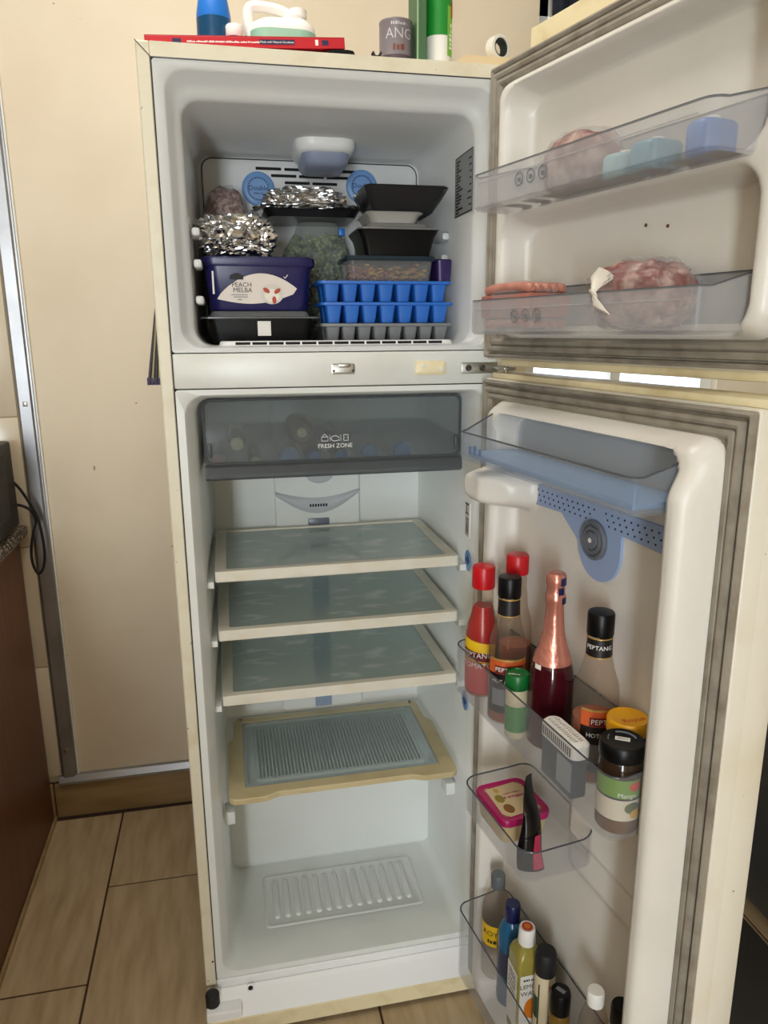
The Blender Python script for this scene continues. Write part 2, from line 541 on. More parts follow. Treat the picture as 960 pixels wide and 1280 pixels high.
for sx in (-0.2, 0.15):
    for sy in (-0.1, 0.13):
        MB().lathe([(0.012, 0), (0.012, 0.013)], 12, (sx, sy, 0)).build('foot', BLACKM, ap)
def W2(px):  # helper list of cable points hanging in front of the wall tiles
    return [(x+0.62, y-0.48, z-0.8345) for x, y, z in px]
cp = [(-0.43, 0.655, 0.97), (-0.405, 0.672, 0.945), (-0.381, 0.672, 0.902), (-0.366, 0.68, 0.854), (-0.360, 0.68, 0.777), (-0.367, 0.68, 0.732), (-0.380, 0.68, 0.717), (-0.390, 0.68, 0.742), (-0.390, 0.68, 0.779), (-0.380, 0.68, 0.823), (-0.372, 0.68, 0.848), (-0.377, 0.675, 0.876), (-0.40, 0.672, 0.893), (-0.43, 0.655, 0.90)]
def smooth_path(pts, n=6):
    P = [Vector(p) for p in pts]
    out = []
    for i in range(len(P)-1):
        p0, p1, p2, p3 = P[max(i-1, 0)], P[i], P[i+1], P[min(i+2, len(P)-1)]
        for k in range(n):
            t = k/n
            out.append(0.5*((2*p1)+(p2-p0)*t+(2*p0-5*p1+4*p2-p3)*t*t+(3*p1-p0-3*p2+p3)*t**3))
    out.append(P[-1])
    return out
MB().tube(smooth_path(W2(cp)), 0.0034, 8).build('power_cord', BLACKM, ap)
# right hand side, beyond the open door
ov = thing('cooker', 'dark grey cooker beyond the open refrigerator door', 'cooker', (1.5, -0.1, 0))
box('body', OVEN, ov, -0.29, 0.3, -0.5, 0.5, 0.02, 0.88, bev=0.006)
box('door', OVEN, ov, -0.312, -0.291, -0.48, 0.48, 0.12, 0.70, bev=0.006)
MB().tube([(-0.335, -0.4, 0.64), (-0.335, 0.4, 0.64)], 0.009, 10).build('handle', CHROME, ov)
box('hob', BLACKM, ov, -0.3, 0.3, -0.5, 0.5, 0.88, 0.90, bev=0.003)
fm = box('added_floor_sheet', DARKSHEET, None, 0.86, 1.175, -0.9, 0.5, 0.0, 0.008, bev=0.003)  # made-up sheet, added to give the floor here its dark tone
tag(fm, 'added dark floor sheet in front of the dark grey cooker', 'mat')

# ------------------------------------------------------------------ refrigerator
fr = thing('refrigerator', 'tall white two-door refrigerator standing open with freezer on top', 'refrigerator', (0, 0, 0))
# steel cabinet: its cut edges form the cream strip round the front
b = MB()
b.box(0, 0.020, 0, D, 0.079, H, bev=0.002, seg=1).box(0.549, W, 0, D, 0.079, H, bev=0.002, seg=1)
b.box(0.0201, 0.5489, 0, D, H-0.0205, H-0.0003).box(0.0201, 0.5489, D-0.02, D, 0.079, H-0.021).box(0.0201, 0.5489, 0.03, D-0.02, 0.079, 0.084)
b.build('cabinet_shell', CREAM, fr, smooth=False)
# mitre seams of the cream strip
b = MB()
for x0, z0, x1, z1 in ((0.0, H, 0.020, H-0.0205),):
    b.tube([(x0, -0.0002, z0), (x1, -0.0002, z1)], 0.0007, 5)
b.tube([(0.0203, -0.0003, 0.092), (0.0203, -0.0003, H-0.021)], 0.0010, 5)
b.tube([(0.0203, -0.0003, H-0.0208), (0.549, -0.0003, H-0.0208)], 0.0010, 5)
b.build('seam', DARKGREY, fr)
# freezer compartment liner
b = MB()
b.loft([yring(0.0210, 0.5480, 1.2640, 1.6725, 0.005, 0.0), yring(0.034, 0.537, 1.2705, 1.662, 0.030, 0.0), yring(0.037, 0.534, 1.2715, 1.659, 0.030, 0.003),
        yring(0.043, 0.527, 1.272, 1.650, 0.030, 0.020), yring(0.049, 0.520, 1.2725, 1.640, 0.030, 0.027), yring(0.054, 0.5145, 1.273, 1.633, 0.030, 0.031),
        yring(0.0565, 0.5115, 1.2735, 1.629, 0.028, 0.038), yring(0.063, 0.509, 1.275, 1.626, 0.022, 0.345), yring(0.069, 0.503, 1.281, 1.620, 0.020, 0.358)], cap1=True)
b.build('freezer_liner', FLINER, fr, ang=50)
# fridge compartment liner
b = MB()
b.loft([yring(0.0210, 0.5480, 0.0915, 1.2070, 0.005, 0.0), yring(0.033, 0.5365, 0.1030, 1.1985, 0.028, 0.0), yring(0.036, 0.5335, 0.1030, 1.196, 0.028, 0.004),
        yring(0.044, 0.5265, 0.1015, 1.192, 0.026, 0.030), yring(0.048, 0.5225, 0.1005, 1.191, 0.026, 0.036), yring(0.056, 0.513, 0.1, 1.19, 0.022, 0.345), yring(0.062, 0.507, 0.106, 1.184, 0.02, 0.362)], cap1=True)
b.build('fridge_liner', LINER, fr, ang=50)
# step over the compressor at the bottom of the back
b = MB()
b.prism([(0.36, 0.098), (0.292, 0.098), (0.287, 0.104), (0.284, 0.112), (0.284, 0.36), (0.288, 0.372), (0.36, 0.44)], 'x', 0.050, 0.518)
b.build('compressor_step', LINER, fr, ang=50)
# ribbed recess in the floor
b = MB()
xa, xb, ya, yb = 0.120, 0.458, 0.094, 0.246
zf = 0.1008
b.loft([zring(xa, xb, ya, yb, 0.010, zf), zring(xa+0.002, xb-0.002, ya+0.002, yb-0.002, 0.009, zf+0.0022), zring(xa+0.005, xb-0.005, ya+0.005, yb-0.005, 0.008, zf+0.0022), zring(xa+0.007, xb-0.007, ya+0.007, yb-0.007, 0.007, zf+0.0004)], cap1=True)
b.build('floor_recess', LINER, fr, ang=50)
for i in range(14):
    x = xa+0.026+i*0.0218
    MB().loft([zring(x-0.0075, x+0.0075, ya+0.022, yb-0.018, 0.0074, zf), zring(x-0.006, x+0.006, ya+0.0235, yb-0.0195, 0.006, zf+0.0038), zring(x-0.003, x+0.003, ya+0.0265, yb-0.0225, 0.003, zf+0.0052)], cap1=True).build('floor_rib', LINER, fr, ang=60)
# centre rail between the two compartments
b = MB()
b.box(0.0208, 0.5484, -0.0035, 0.03, 1.2085, 1.2625, bev=0.003)
b.build('centre_rail', WHITE, fr)
o = MB().loft([yring(0.267, 0.305, 1.2280, 1.2445, 0.003, -0.003), yring(0.267, 0.305, 1.2280, 1.2445, 0.003, -0.0060), yring(0.269, 0.303, 1.230, 1.2425, 0.002, -0.0066)], cap1=True).build('latch_plate', CHROME, fr)
MB().loft([yring(0.277, 0.297, 1.2385, 1.2450, 0.003, -0.0064), yring(0.277, 0.297, 1.2385, 1.2450, 0.003, -0.0100), yring(0.278, 0.296, 1.2395, 1.244, 0.002, -0.0106)], cap1=True).build('latch_hook', CHROME, o)
for x in (0.2705, 0.3015):
    MB().tube([(x, -0.0062, 1.2330), (x, -0.0080, 1.2330)], 0.002, 10).build('screw', DARKGREY, o)
o = MB().loft([yring(0.4065, 0.4580, 1.2245, 1.2470, 0.005, -0.003), yring(0.4065, 0.4580, 1.2245, 1.2470, 0.005, -0.0065), yring(0.4085, 0.4560, 1.2265, 1.2450, 0.004, -0.0075)], cap1=True).build('cover_pad', CREAM2, fr)
for x, z in ((0.419, 1.240), (0.449, 1.234)):
    MB().tube([(x, -0.007, z), (x, -0.0095, z)], 0.0035, 12).build('plug', PAPER, o)
o = MB().box(0.4850, 0.5490, -0.0065, -0.003, 1.2250, 1.2435, bev=0.0015).build('hinge_plate', CHROME, fr)
for x in (0.4970, 0.5210):
    b = MB().lathe([(0.0052, 0), (0.0052, 0.003), (0.003, 0.0045), (0.002, 0.0035)], 14)
    q = b.build('screw', DARKGREY, o)
    q.rotation_euler = (PI/2, 0, 0)
    q.location = (x, -0.0065, 1.2345)
MB().box(0.5400, 0.5600, -0.060, -0.0055, 1.2320, 1.2370, bev=0.001).build('hinge_arm', CHROME, fr)
MB().tube([(0.549, -0.045, 1.218), (0.549, -0.045, 1.252)], 0.0035, 10).build('hinge_pin', CHROME, fr)
# bottom rail and kick plate
MB().box(0.0208, 0.5484, -0.003, 0.03, 0.0725, 0.0905, bev=0.002).build('bottom_rail', WHITE2, fr)
b = MB()
b.prism([(0.02, 0.074), (-0.004, 0.072), (-0.012, 0.066), (-0.047, 0.043), (-0.047, 0.012), (-0.040, 0.012), (0.02, 0.04)], 'x', 0.016, 0.566)
kp = b.build('kick_plate', WHITE2, fr, smooth=False)
b = MB()
b.prism([(-0.046, 0.0435), (-0.0495, 0.0415), (-0.0495, 0.011), (-0.046, 0.011)], 'x', 0.002, 0.567)
b.build('kick_edge', CREAM2, kp, smooth=False)
MB().box(0.000, 0.066, -0.0465, 0.02, 0.012, 0.060, bev=0.004).build('kick_corner', WHITE2, kp)
for x, z in ((0.083, 0.0685), (0.527, 0.0690)):
    q = MB().lathe([(0.0075, 0), (0.0075, 0.004), (0.005, 0.0045), (0.005, 0.0005)], 18).build('screw_hole', WHITE2, kp)
    q.rotation_euler = (PI/2*0.8, 0, 0)
    q.location = (x, -0.008, z)
    q2 = MB().lathe([(0.0045, 0), (0.0045, 0.0035)], 14).build('hole', HOLE, kp)
    q2.rotation_euler = (PI/2*0.8, 0, 0)
    q2.location = (x, -0.0083, z+0.0003)
q = MB().lathe([(0.013, 0.0), (0.013, 0.030), (0.010, 0.033)], 20, (0.012, -0.022, 0.052)).build('levelling_foot', BLACKM, fr)
MB().lathe([(0.012, 0.0), (0.010, 0.011)], 20, (0.530, -0.012, 0.0)).build('levelling_foot', BLACKM, fr)
MB().lathe([(0.012, 0.0), (0.010, 0.011)], 20, (0.030, -0.012, 0.0)).build('levelling_foot', BLACKM, fr)
for x in (0.05, 0.52):
    MB().lathe([(0.014, 0.0), (0.014, 0.082)], 20, (x, D-0.06, 0.0)).build('levelling_foot', BLACKM, fr)
# hinge cover on top
b = MB()
b.prism([(0.470, H), (0.486, H+0.013), (0.560, H+0.013), (0.566, H)], 'y', 0.008, 0.055)
b.build('top_hinge_cover', DIRTYCREAM, fr)

# freezer back panel, slots, medallions, lamp
yb = 0.356
b = MB()
b.loft([yring(0.077, 0.497, 1.283, 1.6165, 0.020, yb+0.001), yring(0.077, 0.497, 1.283, 1.6165, 0.020, yb-0.0035), yring(0.080, 0.494, 1.286, 1.6135, 0.018, yb-0.0045)], cap1=True)
bp = b.build('freezer_back_panel', FLINER, fr)
b = MB()
pts = yring(0.0765, 0.4975, 1.283, 1.617, 0.020, yb-0.0036)
b.tube(pts+[pts[0]], 0.0011, 5, caps=False)
b.build('panel_seam', DARKGREY, bp)
rows = [(1.6015, [0.178, 0.233, 0.287, 0.341]), (1.5895, [0.207, 0.261, 0.315]), (1.5775, [0.233, 0.287])]
for z, xs_ in rows:
    for x in xs_:
        z2 = z-(x-0.178)*0.004
        MB().box(x, x+0.049, yb-0.0060, yb-0.0043, z2-0.0026, z2+0.0026, bev=0.0008, seg=1).build('vent_slot', HOLE, bp)
def medallion(x, z):
    o = MB().lathe([(0.0315, 0), (0.0315, 0.003), (0.029, 0.005), (0.022, 0.0055), (0.0215, 0.0045)], 36).build('medallion', BLUED, bp)
    o.rotation_euler = (PI/2, 0, 0)
    o.location = (x, yb-0.0042, z)
    b = MB()
    for k in range(28):
        a = 2*PI*k/28
        ca, sa = math.cos(a), math.sin(a)
        b.box(-0.0012, 0.0012, 0, 0.0026, -0.0002, 0.0002, mtx=Matrix.Translation((x+0.0185*ca, yb-0.0098, z+0.0185*sa)) @ Matrix.Rotation(-a+PI/2, 4, 'Y') @ Matrix.Rotation(PI/2, 4, 'X') @ Matrix.Rotation(0, 4, 'Z'))
    b.build('ring_print', DARKBLUE, bp, smooth=False)
    f = lambda v: (x+v[0], yb-0.0100, z+v[1]+0.001)
    lettering('lettering', 'Double', 0.0125, f, DARKBLUE, bp)
    f2 = lambda v: (x+v[0], yb-0.0100, z+v[1]-0.008)
    print_line('print_line', 0.018, 0.0025, f2, DARKBLUE, bp)
medallion(0.1815, 1.5640)
medallion(0.3850, 1.5740)
b = MB()
def lr(x0, x1, y0, y1, r, z):
    return zring(x0, x1, y0, y1, r, z)
cxl = 0.297
b.loft([lr(cxl-0.055, cxl+0.055, 0.20, 0.34, 0.034, 1.627), lr(cxl-0.055, cxl+0.055, 0.20, 0.34, 0.034, 1.617), lr(cxl-0.050, cxl+0.050, 0.206, 0.336, 0.032, 1.608), lr(cxl-0.044, cxl+0.044, 0.215, 0.330, 0.03, 1.603)], cap1=True)
lp = b.build('freezer_lamp', WHITE2, fr, ang=60)
b = MB()
b.loft([lr(cxl-0.043, cxl+0.043, 0.205, 0.327, 0.024, 1.6045), lr(cxl-0.041, cxl+0.041, 0.209, 0.324, 0.022, 1.590), lr(cxl-0.035, cxl+0.035, 0.219, 0.316, 0.02, 1.583)], cap1=True)
b.build('lamp_lens', LENS, lp, ang=60)
# grille at the front of the freezer floor
b = MB()
b.loft([zring(0.092, 0.486, 0.036, 0.074, 0.018, 1.2735), zring(0.094, 0.484, 0.038, 0.072, 0.018, 1.2795), zring(0.097, 0.481, 0.041, 0.069, 0.016, 1.2805)], cap1=True)
gr = b.build('freezer_floor_grille', WHITE2, fr)
for i in range(13):
    x = 0.118+i*0.0268
    MB().box(x, x+0.0238, 0.0362, 0.0385, 1.2742, 1.2788, bev=0.0006, seg=1).build('grille_slot', HOLE, gr)
# moulded rack supports in the freezer walls
for x, y, z, sx in ((0.508, 0.185, 1.4610, -1), (0.508, 0.190, 1.4240, -1), (0.060, 0.075, 1.447, 1), (0.060, 0.075, 1.400, 1), (0.060, 0.075, 1.345, 1)):
    MB().box(min(x, x+sx*0.013), max(x, x+sx*0.013), y-0.035, y+0.03, z-0.007, z+0.006, bev=0.004).build('rack_support', FLINER, fr)
# rating sticker on the freezer wall
st = MB().box(0.5098, 0.5104, 0.030, 0.124, 1.487, 1.583).build('rating_sticker', mat('grey sticker', (150, 152, 152), 0.5), fr, smooth=False)
b = MB()
for j in range(17):
    z = 1.575-j*0.0051
    b.box(0.5094, 0.5099, 0.118-0.010-0.030*random.random(), 0.118, z-0.0016, z+0.0012)
    if j % 2:
        b.box(0.5094, 0.5099, 0.036, 0.044+0.010*random.random(), z-0.0014, z+0.001)
b.box(0.5094, 0.5099, 0.030, 0.1235, 1.5815, 1.5830).box(0.5094, 0.5099, 0.030, 0.1235, 1.487, 1.4890)
b.box(0.5094, 0.5099, 0.030, 0.0312, 1.487, 1.583).box(0.5094, 0.5099, 0.1225, 0.124, 1.487, 1.583)
b.build('sticker_print', PRINTK, st, smooth=False)

# fridge compartment: air duct cover on the back
yb2 = 0.361
o = MB().loft([yring(0.188, 0.372, 0.45, 1.184, 0.010, yb2), yring(0.188, 0.372, 0.45, 1.184, 0.010, yb2-0.010), yring(0.191, 0.369, 0.452, 1.182, 0.009, yb2-0.013)], cap1=True).build('air_duct_cover', LINER, fr)
b = MB()
def fb(a, c):
    x = 0.189+a*0.182
    zc = 0.948-0.030*math.sin(a*PI)+0.012
    t = 0.004+0.013*math.sin(a*PI)
    return (x, yb2-0.0137-0.004*math.sin(c*PI), zc-t+2*t*c)
b.grid(24, 6, fb).build('grey_band', mat('pale grey plastic', (190, 192, 194), 0.35), o)
for i in range(7):
    MB().box(0.262+i*0.0057, 0.2655+i*0.0057, yb2-0.0185, yb2-0.0165, 0.9285, 0.9345).build('vent_slot', HOLE, o)
MB().box(0.258, 0.304, yb2-0.0165, yb2-0.012, 0.880, 0.902, bev=0.002).build('sensor_window', mat('grey sensor window', (112, 120, 132), 0.3), o)
MB().lathe([(0.030, 0), (0.030, 0.004), (0.020, 0.006)], 28, sy=0.7).build('duct_boss', mat('pale grey plastic', (190, 192, 194), 0.35), o).matrix_local = Matrix.Translation((0.285, yb2-0.012, 1.000)) @ Matrix.Rotation(PI/2, 4, 'X')
b = MB()
b.box(0.262, 0.300, yb2-0.0138, yb2-0.0128, 0.455, 0.875)
b.build('blue_reflection', mat('blue grey reflection', (150, 166, 190), 0.3), o, smooth=False)  # bluish vertical reflection painted as a strip on the duct cover
# shelf rails moulded in the side walls
def rail(side, z):
    b = MB()
    pr = [(0.052, z-0.010), (0.070, z-0.016), (0.085, z-0.008), (0.16, z-0.008), (0.175, z-0.018), (0.20, z-0.008), (0.33, z-0.005), (0.352, z-0.002), (0.352, z+0.003), (0.052, z+0.001)]
    if side < 0:
        b.prism(pr, 'x', 0.046, 0.0600)
    else:
        b.prism(pr, 'x', 0.5080, 0.5235)
    b.build('shelf_rail', LINER, fr, smooth=False)
SHZ = [0.889, 0.779, 0.652]
for z in SHZ:
    rail(-1, z-0.019)
    if z in SHZ:
        rail(1, z-0.019)
for x, sx in ((0.518, -1), (0.052, 1)):
    MB().box(min(x, x+sx*0.020), max(x, x+sx*0.020), 0.085, 0.12, 0.362, 0.390, bev=0.003).build('tray_support', LINER, fr)
# stickers at the front of the right inner wall
def wall_disc(z):
    q = MB().lathe([(0.017, 0), (0.017, 0.0006)], 26, sx=1.15).build('round_sticker', BLUED, fr)
    q.matrix_local = Matrix.Translation((0.5206, 0.044, z)) @ Matrix.Rotation(-PI/2, 4, 'Y')
    b = MB()
    for s_, a in ((0.006, 0), (0.006, 1)):
        b.box(-0.010 if a == 0 else -0.0012, 0.010 if a == 0 else 0.0012, -0.0012 if a == 0 else -0.010, 0.0012 if a == 0 else 0.010, 0.0006, 0.0010)
    p = [(0.0065*math.cos(t*PI/12), 0.0065*math.sin(t*PI/12), 0.0008) for t in range(25)]
    b.tube(p, 0.0007, 5)
    b.build('arrow_print', DARKBLUE, q, smooth=False)
wall_disc(0.881)
wall_disc(0.597)
q = MB().box(0.5206, 0.5226, 0.040, 0.066, 0.925, 0.990).build('barcode_sticker', PAPER, fr, smooth=False)
b = MB()
for i in range(12):
    z = 0.930+i*0.0026
    b.box(0.5201, 0.5207, 0.045, 0.061, z, z+0.0005+0.0012*random.random())
b.box(0.5201, 0.5207, 0.045, 0.063, 0.968, 0.970).box(0.5201, 0.5207, 0.045, 0.063, 0.985, 0.988).box(0.5201, 0.5207, 0.054, 0.057, 0.968, 0.985)
b.build('barcode_print', PRINTK, q, smooth=False)

# ------------------------------------------------------------------ doors
PIN = Vector((0.549, -0.045, 0))
TH_L, TH_F = math.radians(98), math.radians(104)
class DF:
    def __init__(s, th):
        s.th = th
        s.U = Vector((-math.cos(th), -math.sin(th), 0))
        s.N = Vector((-math.sin(th), math.cos(th), 0))
    def at(s, u, n, z):
        return PIN+s.U*u+s.N*n+Vector((0, 0, z))
LD, FD = DF(TH_L), DF(TH_F)
def sd(u, z, u0, u1, z0, z1, r):
    cx, cz = (u0+u1)/2, (z0+z1)/2
    qx, qz = abs(u-cx)-(u1-u0)/2+r, abs(z-cz)-(z1-z0)/2+r
    return math.hypot(max(qx, 0), max(qz, 0))+min(max(qx, qz), 0)-r
def sst(a, b, x):
    t = max(0, min(1, (x-a)/(b-a)))
    return t*t*(3-2*t)
def door(name, lab, z0, z1, th, hfun, nu, nz, outer):
    b = MB().box(-0.549, 0.018, -0.032, 0.008, z0, z1, bev=0.004)
    def dr(d, n):
        return yring(-0.549+d, 0.018-d, z0+d, z1-d, 0.003, n, 2)
    b.loft([dr(0.0005, 0.004), dr(0.0005, 0.026), dr(0.002, 0.028), dr(0.050, 0.028), dr(0.050, 0.004)])
    body = b.build(name, DSTEEL, fr)
    body.location = PIN
    body.rotation_euler = (0, 0, th)
    body['label'] = lab
    # gasket: concentric rubber ridges
    prof = [(0.003, 0.0275), (0.003, 0.034), (0.006, 0.036), (0.009, 0.034), (0.0105, 0.0295), (0.0120, 0.0295), (0.0135, 0.037), (0.017, 0.0385), (0.0205, 0.037), (0.022, 0.0335), (0.024, 0.037), (0.028, 0.038), (0.031, 0.036), (0.033, 0.032), (0.040, 0.032), (0.040, 0.0275)]
    b = MB()
    b.loft([yring(-0.549+d, 0.018-d, z0+d, z1-d, 0.003, n, 2) for d, n in prof])
    b.build('gasket', GASKET, body, ang=25)
    # inner liner as one moulded surface
    u0, u1, za, zb, r = outer
    b = MB()
    def f(a, c):
        u = u0+(u1-u0)*a
        z = za+(zb-za)*c
        return (-u, hfun(u, z), z)
    b.grid(nu, nz, f)
    b.build('inner_liner', DLINER, body, ang=80)
    return body
def hl(u, z):
    so = -sd(u, z, 0.026, 0.522, 0.060, 1.192, 0.035)      # depth inside the outer outline
    if so < 0:
        return 0.026
    si = -sd(u, z, 0.070, 0.481, 0.085, 1.168, 0.030)      # >0 inside the recess
    peak = 0.058+(0.016 if u > 0.3 else 0)*sst(1.165, 1.12, z)+0.004*sst(0.4, 0.5, u)
    n = 0.026+(peak-0.026)*math.sin(min(1, so/0.024)*PI/2)
    n = n+(0.012-n)*sst(-0.006, 0.006, si)
    if si > 0.004 and u > 0.26:
        for zr in (0.507, 0.564, 0.645):
            n += 0.0045*sst(zr-0.002, zr+0.002, z)*sst(0.26, 0.28, u)*sst(0.70, 0.69, z)
    # rounded bracket under the top bin on the hinge side
    sk = -sd(u, z, 0.030, 0.140, 1.026, 1.090, 0.030)
    if sk > 0:
        n = max(n, 0.020+0.074*math.sin(min(1, sk/0.014)*PI/2)*(1-0.55*sst(0.09, 0.14, u)))
    return n
fd_low = door('fridge_door', 'lower door swung open, inner side with bins', 0.045, 1.220, TH_L, hl, 120, 210, (0.024, 0.524, 0.058, 1.194, 0))
def hf(u, z):
    so = -sd(u, z, 0.026, 0.522, 1.281, 1.646, 0.035)
    if so < 0:
        return 0.026
    n = 0.026+(0.058-0.026)*math.sin(min(1, so/0.022)*PI/2)
    s1 = -sd(u, z, 0.062, 0.486, 1.468, 1.620, 0.030)
    s2 = -sd(u, z, 0.062, 0.486, 1.292, 1.448, 0.030)
    n = n+(0.012-n)*sst(-0.008, 0.010, max(s1, s2))
    return n
fd_top = door('freezer_door', 'freezer door swung open, inner side with two bins', 1.250, 1.676, TH_F, hf, 120, 100, (0.024, 0.524, 1.279, 1.648, 0))
MB().box(-0.549, -0.036, -0.034, 0.002, 1.676, 1.717, bev=0.003).build('top_trim', CREAM2, fd_top)
MB().box(-0.549, 0.010, -0.034, 0.020, 1.2195, 1.2285, bev=0.002).build('top_trim', CREAM2, fd_low)
MB().box(-0.549, -0.010, -0.034, 0.018, 1.2400, 1.2505, bev=0.002).build('bottom_trim', CREAM2, fd_top)
# screw dots on the freezer liner
for u, z in ((0.30, 1.418), (0.335, 1.413)):
    q = MB().lathe([(0.0022, 0), (0.0022, 0.001)], 10).build('mark', BROWN, fd_top)
    q.matrix_local = Matrix.Translation((-u, 0.0118, z)) @ Matrix.Rotation(-PI/2, 4, 'X')
# blue perforated air grille with the round dial
b = MB()
def gpt(u, z, n=0.018):
    return (-u, n, z)
ol = []
gu0, gu1, gz0, gz1 = 0.105, 0.470, 1.036, 1.070
for i in range(9):
    t = PI/2+PI*i/16
    ol.append((gu0+0.030+0.034*math.cos(t), gz1-0.034+0.034*math.sin(t)))
dcx, dcz, dr = 0.295, 1.018, 0.046
ol.append((0.205, gz0+0.004))
for i in range(25):
    t = PI+0.05+(PI-0.1)*i/24
    ol.append((dcx+dr*math.cos(t), dcz-0.006+dr*math.sin(t)))
ol += [(dcx+dr, gz0+0.004), (gu1, gz0), (gu1, gz1-0.006), (gu1-0.012, gz1)]
b.loft([[gpt(u, z, 0.0100) for u, z in ol], [gpt(u, z, 0.0165) for u, z in ol]], False, True)
ag = b.build('air_grille', BLUEP, fd_low, ang=30)
hole = None
for row in range(3):
    for i in range(26):
        u = 0.128+i*0.0128+row*0.004
        z = gz1-0.0085-row*0.0078
        if abs(u-0.295) < 0.010 or u > 0.458:
            continue
        if hole is None:
            hole = MB().lathe([(0.0014, 0), (0.0014, 0.0006)], 8).build('air_hole', HOLE, fd_low)
            q = hole
        else:
            q = bpy.data.objects.new('air_hole', hole.data)
            COL.objects.link(q)
            q.parent = fd_low
        q.matrix_local = Matrix.Translation((-u, 0.0164, z)) @ Matrix.Rotation(-PI/2, 4, 'X')
q = MB().lathe([(0.0275, 0), (0.0275, 0.004), (0.0255, 0.006), (0.0225, 0.006), (0.0215, 0.003), (0.0195, 0.003), (0.0185, 0.007), (0.0150, 0.007), (0.0140, 0.004), (0.0125, 0.004), (0.0115, 0.008), (0.004, 0.009), (0.0035, 0.008)], 40).build('dial', GREYP, fd_low, ang=30)
q.matrix_local = Matrix.Translation((-0.287, 0.0163, 1.021)) @ Matrix.Rotation(-PI/2, 4, 'X')
q = MB().lathe([(0.0035, 0), (0.0030, 0.0012)], 14).build('dial_centre', PAPER, fd_low)
q.matrix_local = Matrix.Translation((-0.287, 0.0245, 1.021)) @ Matrix.Rotation(-PI/2, 4, 'X')

# ------------------------------------------------------------------ door bins
def door_bin(name, label, df, u0, u1, n1, z0, zfun, m, n0=0.014, r=0.018, wall=0.0028, group=None, rimr=0.0013, taper=0.0):
    root = thing(name, label, 'door bin', df.at(u0, n0, z0), df.th, group)
    Lx, Ly = u1-u0, n1-n0
    def ring(ins, z=None, bot=0):
        pts = rrect(-Lx+ins+taper*bot, -ins-taper*bot, ins, Ly-ins-taper*bot, max(r-ins, 0.003), 7)
        return [(x, y, (zfun(-x/Lx, y/Ly)-z0) if z is None else z) for x, y in pts]
    b = MB()
    b.loft([ring(0.004, 0.0, 1), ring(0.0, 0.004, 1), ring(0.0), ring(wall), ring(wall, 0.0034, 1), ring(wall+0.003, 0.0026, 1)], cap0=True, cap1=True)
    b.build('bin_body', m, root, ang=35)
    rr = ring(wall/2)
    MB().tube(rr+[rr[0]], rimr, 6, caps=False).build('rim', BINEDGE, root)
    return root, Lx, Ly
def stepz(front, back, k=0.5):
    return lambda a, c: back+(front-back)*sst(0.0, k, c)
b1, Lx, Ly = door_bin('door_bin', 'shallow bluish bin at the top of the lower door', LD, 0.064, 0.478, 0.116, 1.1035, lambda a, c: (1.146+0.020*sst(0.55, 0.1, c)+(0.018*sst(0.16, 0.10, a))*sst(0.9, 0.6, c)), BINB, r=0.016)
MB().box(-Lx+0.012, -0.012, 0.010, Ly-0.012, 0.004, 0.012, bev=0.003).build('egg_tray', mat('blue tray', (160, 188, 220), 0.4, trans=((214, 226, 240), 0.55)), b1)
b = MB()
for i, kx in enumerate((0.045, 0.060, 0.076)):
    b.box(-kx-0.004, -kx+0.004, Ly+0.0002, Ly+0.0007, 0.014, 0.024+0.003*(i == 1), bev=0)
b.build('icons', mat('blue grey print', (96, 122, 160), 0.5), b1, smooth=False)
b2, Lx, Ly = door_bin('door_bin', 'clear bin full of sauce bottles and jars in the lower door', LD, 0.058, 0.481, 0.115, 0.7130, lambda a, c: 0.797+0.012*sst(0.5, 0.0, c), BINC, r=0.022)
b3, Lx, Ly = door_bin('door_bin', 'small clear half-width bin holding the magenta tub', LD, 0.140, 0.338, 0.136, 0.5500, lambda a, c: 0.598+0.006*sst(0.3, 0, c), BINC, r=0.026)
b4, Lx, Ly = door_bin('door_bin', 'clear bottle bin at the bottom of the lower door', LD, 0.082, 0.478, 0.112, 0.165, lambda a, c: 0.304+0.010*sst(0.5, 0.0, c), BINC, r=0.022)
def fbin(label, zz, ztop, ubk):
    root, Lx, Ly = door_bin('door_bin', label, FD, 0.066, 0.484, 0.118, zz, lambda a, c: ztop+ubk*sst(0.62, 0.1, c), BINF, r=0.018)
    b = MB()
    # printed icons on the front
    for i, kx in enumerate((0.118, 0.142, 0.166)):
        pts = [(-kx+0.0078*math.cos(t*PI/8), Ly+0.0008, 0.024+0.0078*math.sin(t*PI/8)) for t in range(17)]
        b.tube(pts, 0.0008, 5)
        b.box(-kx-0.003, -kx+0.003, Ly+0.0003, Ly+0.001, 0.0205, 0.0255)
    b.build('icons', PRINTG, root)
    MB().tube([(-0.02, Ly+0.0006, 0.034), (-Lx+0.02, Ly+0.0006, 0.034)], 0.0009, 5).build('moulded_line', BINF, root)
    return root
f1 = fbin('cloudy plastic bin in the upper part of the freezer door', 1.4580, 1.504, 0.018)
f2 = fbin('cloudy plastic bin holding meat in the freezer door', 1.2895, 1.336, 0.018)
b = MB()
for i in range(9):
    b.box(-0.40+i*0.042, -0.40+i*0.042+0.022, 0.03, 0.075, 0.0034, 0.0042)
b.build('floor_slots', DARKGREY, f1, smooth=False)

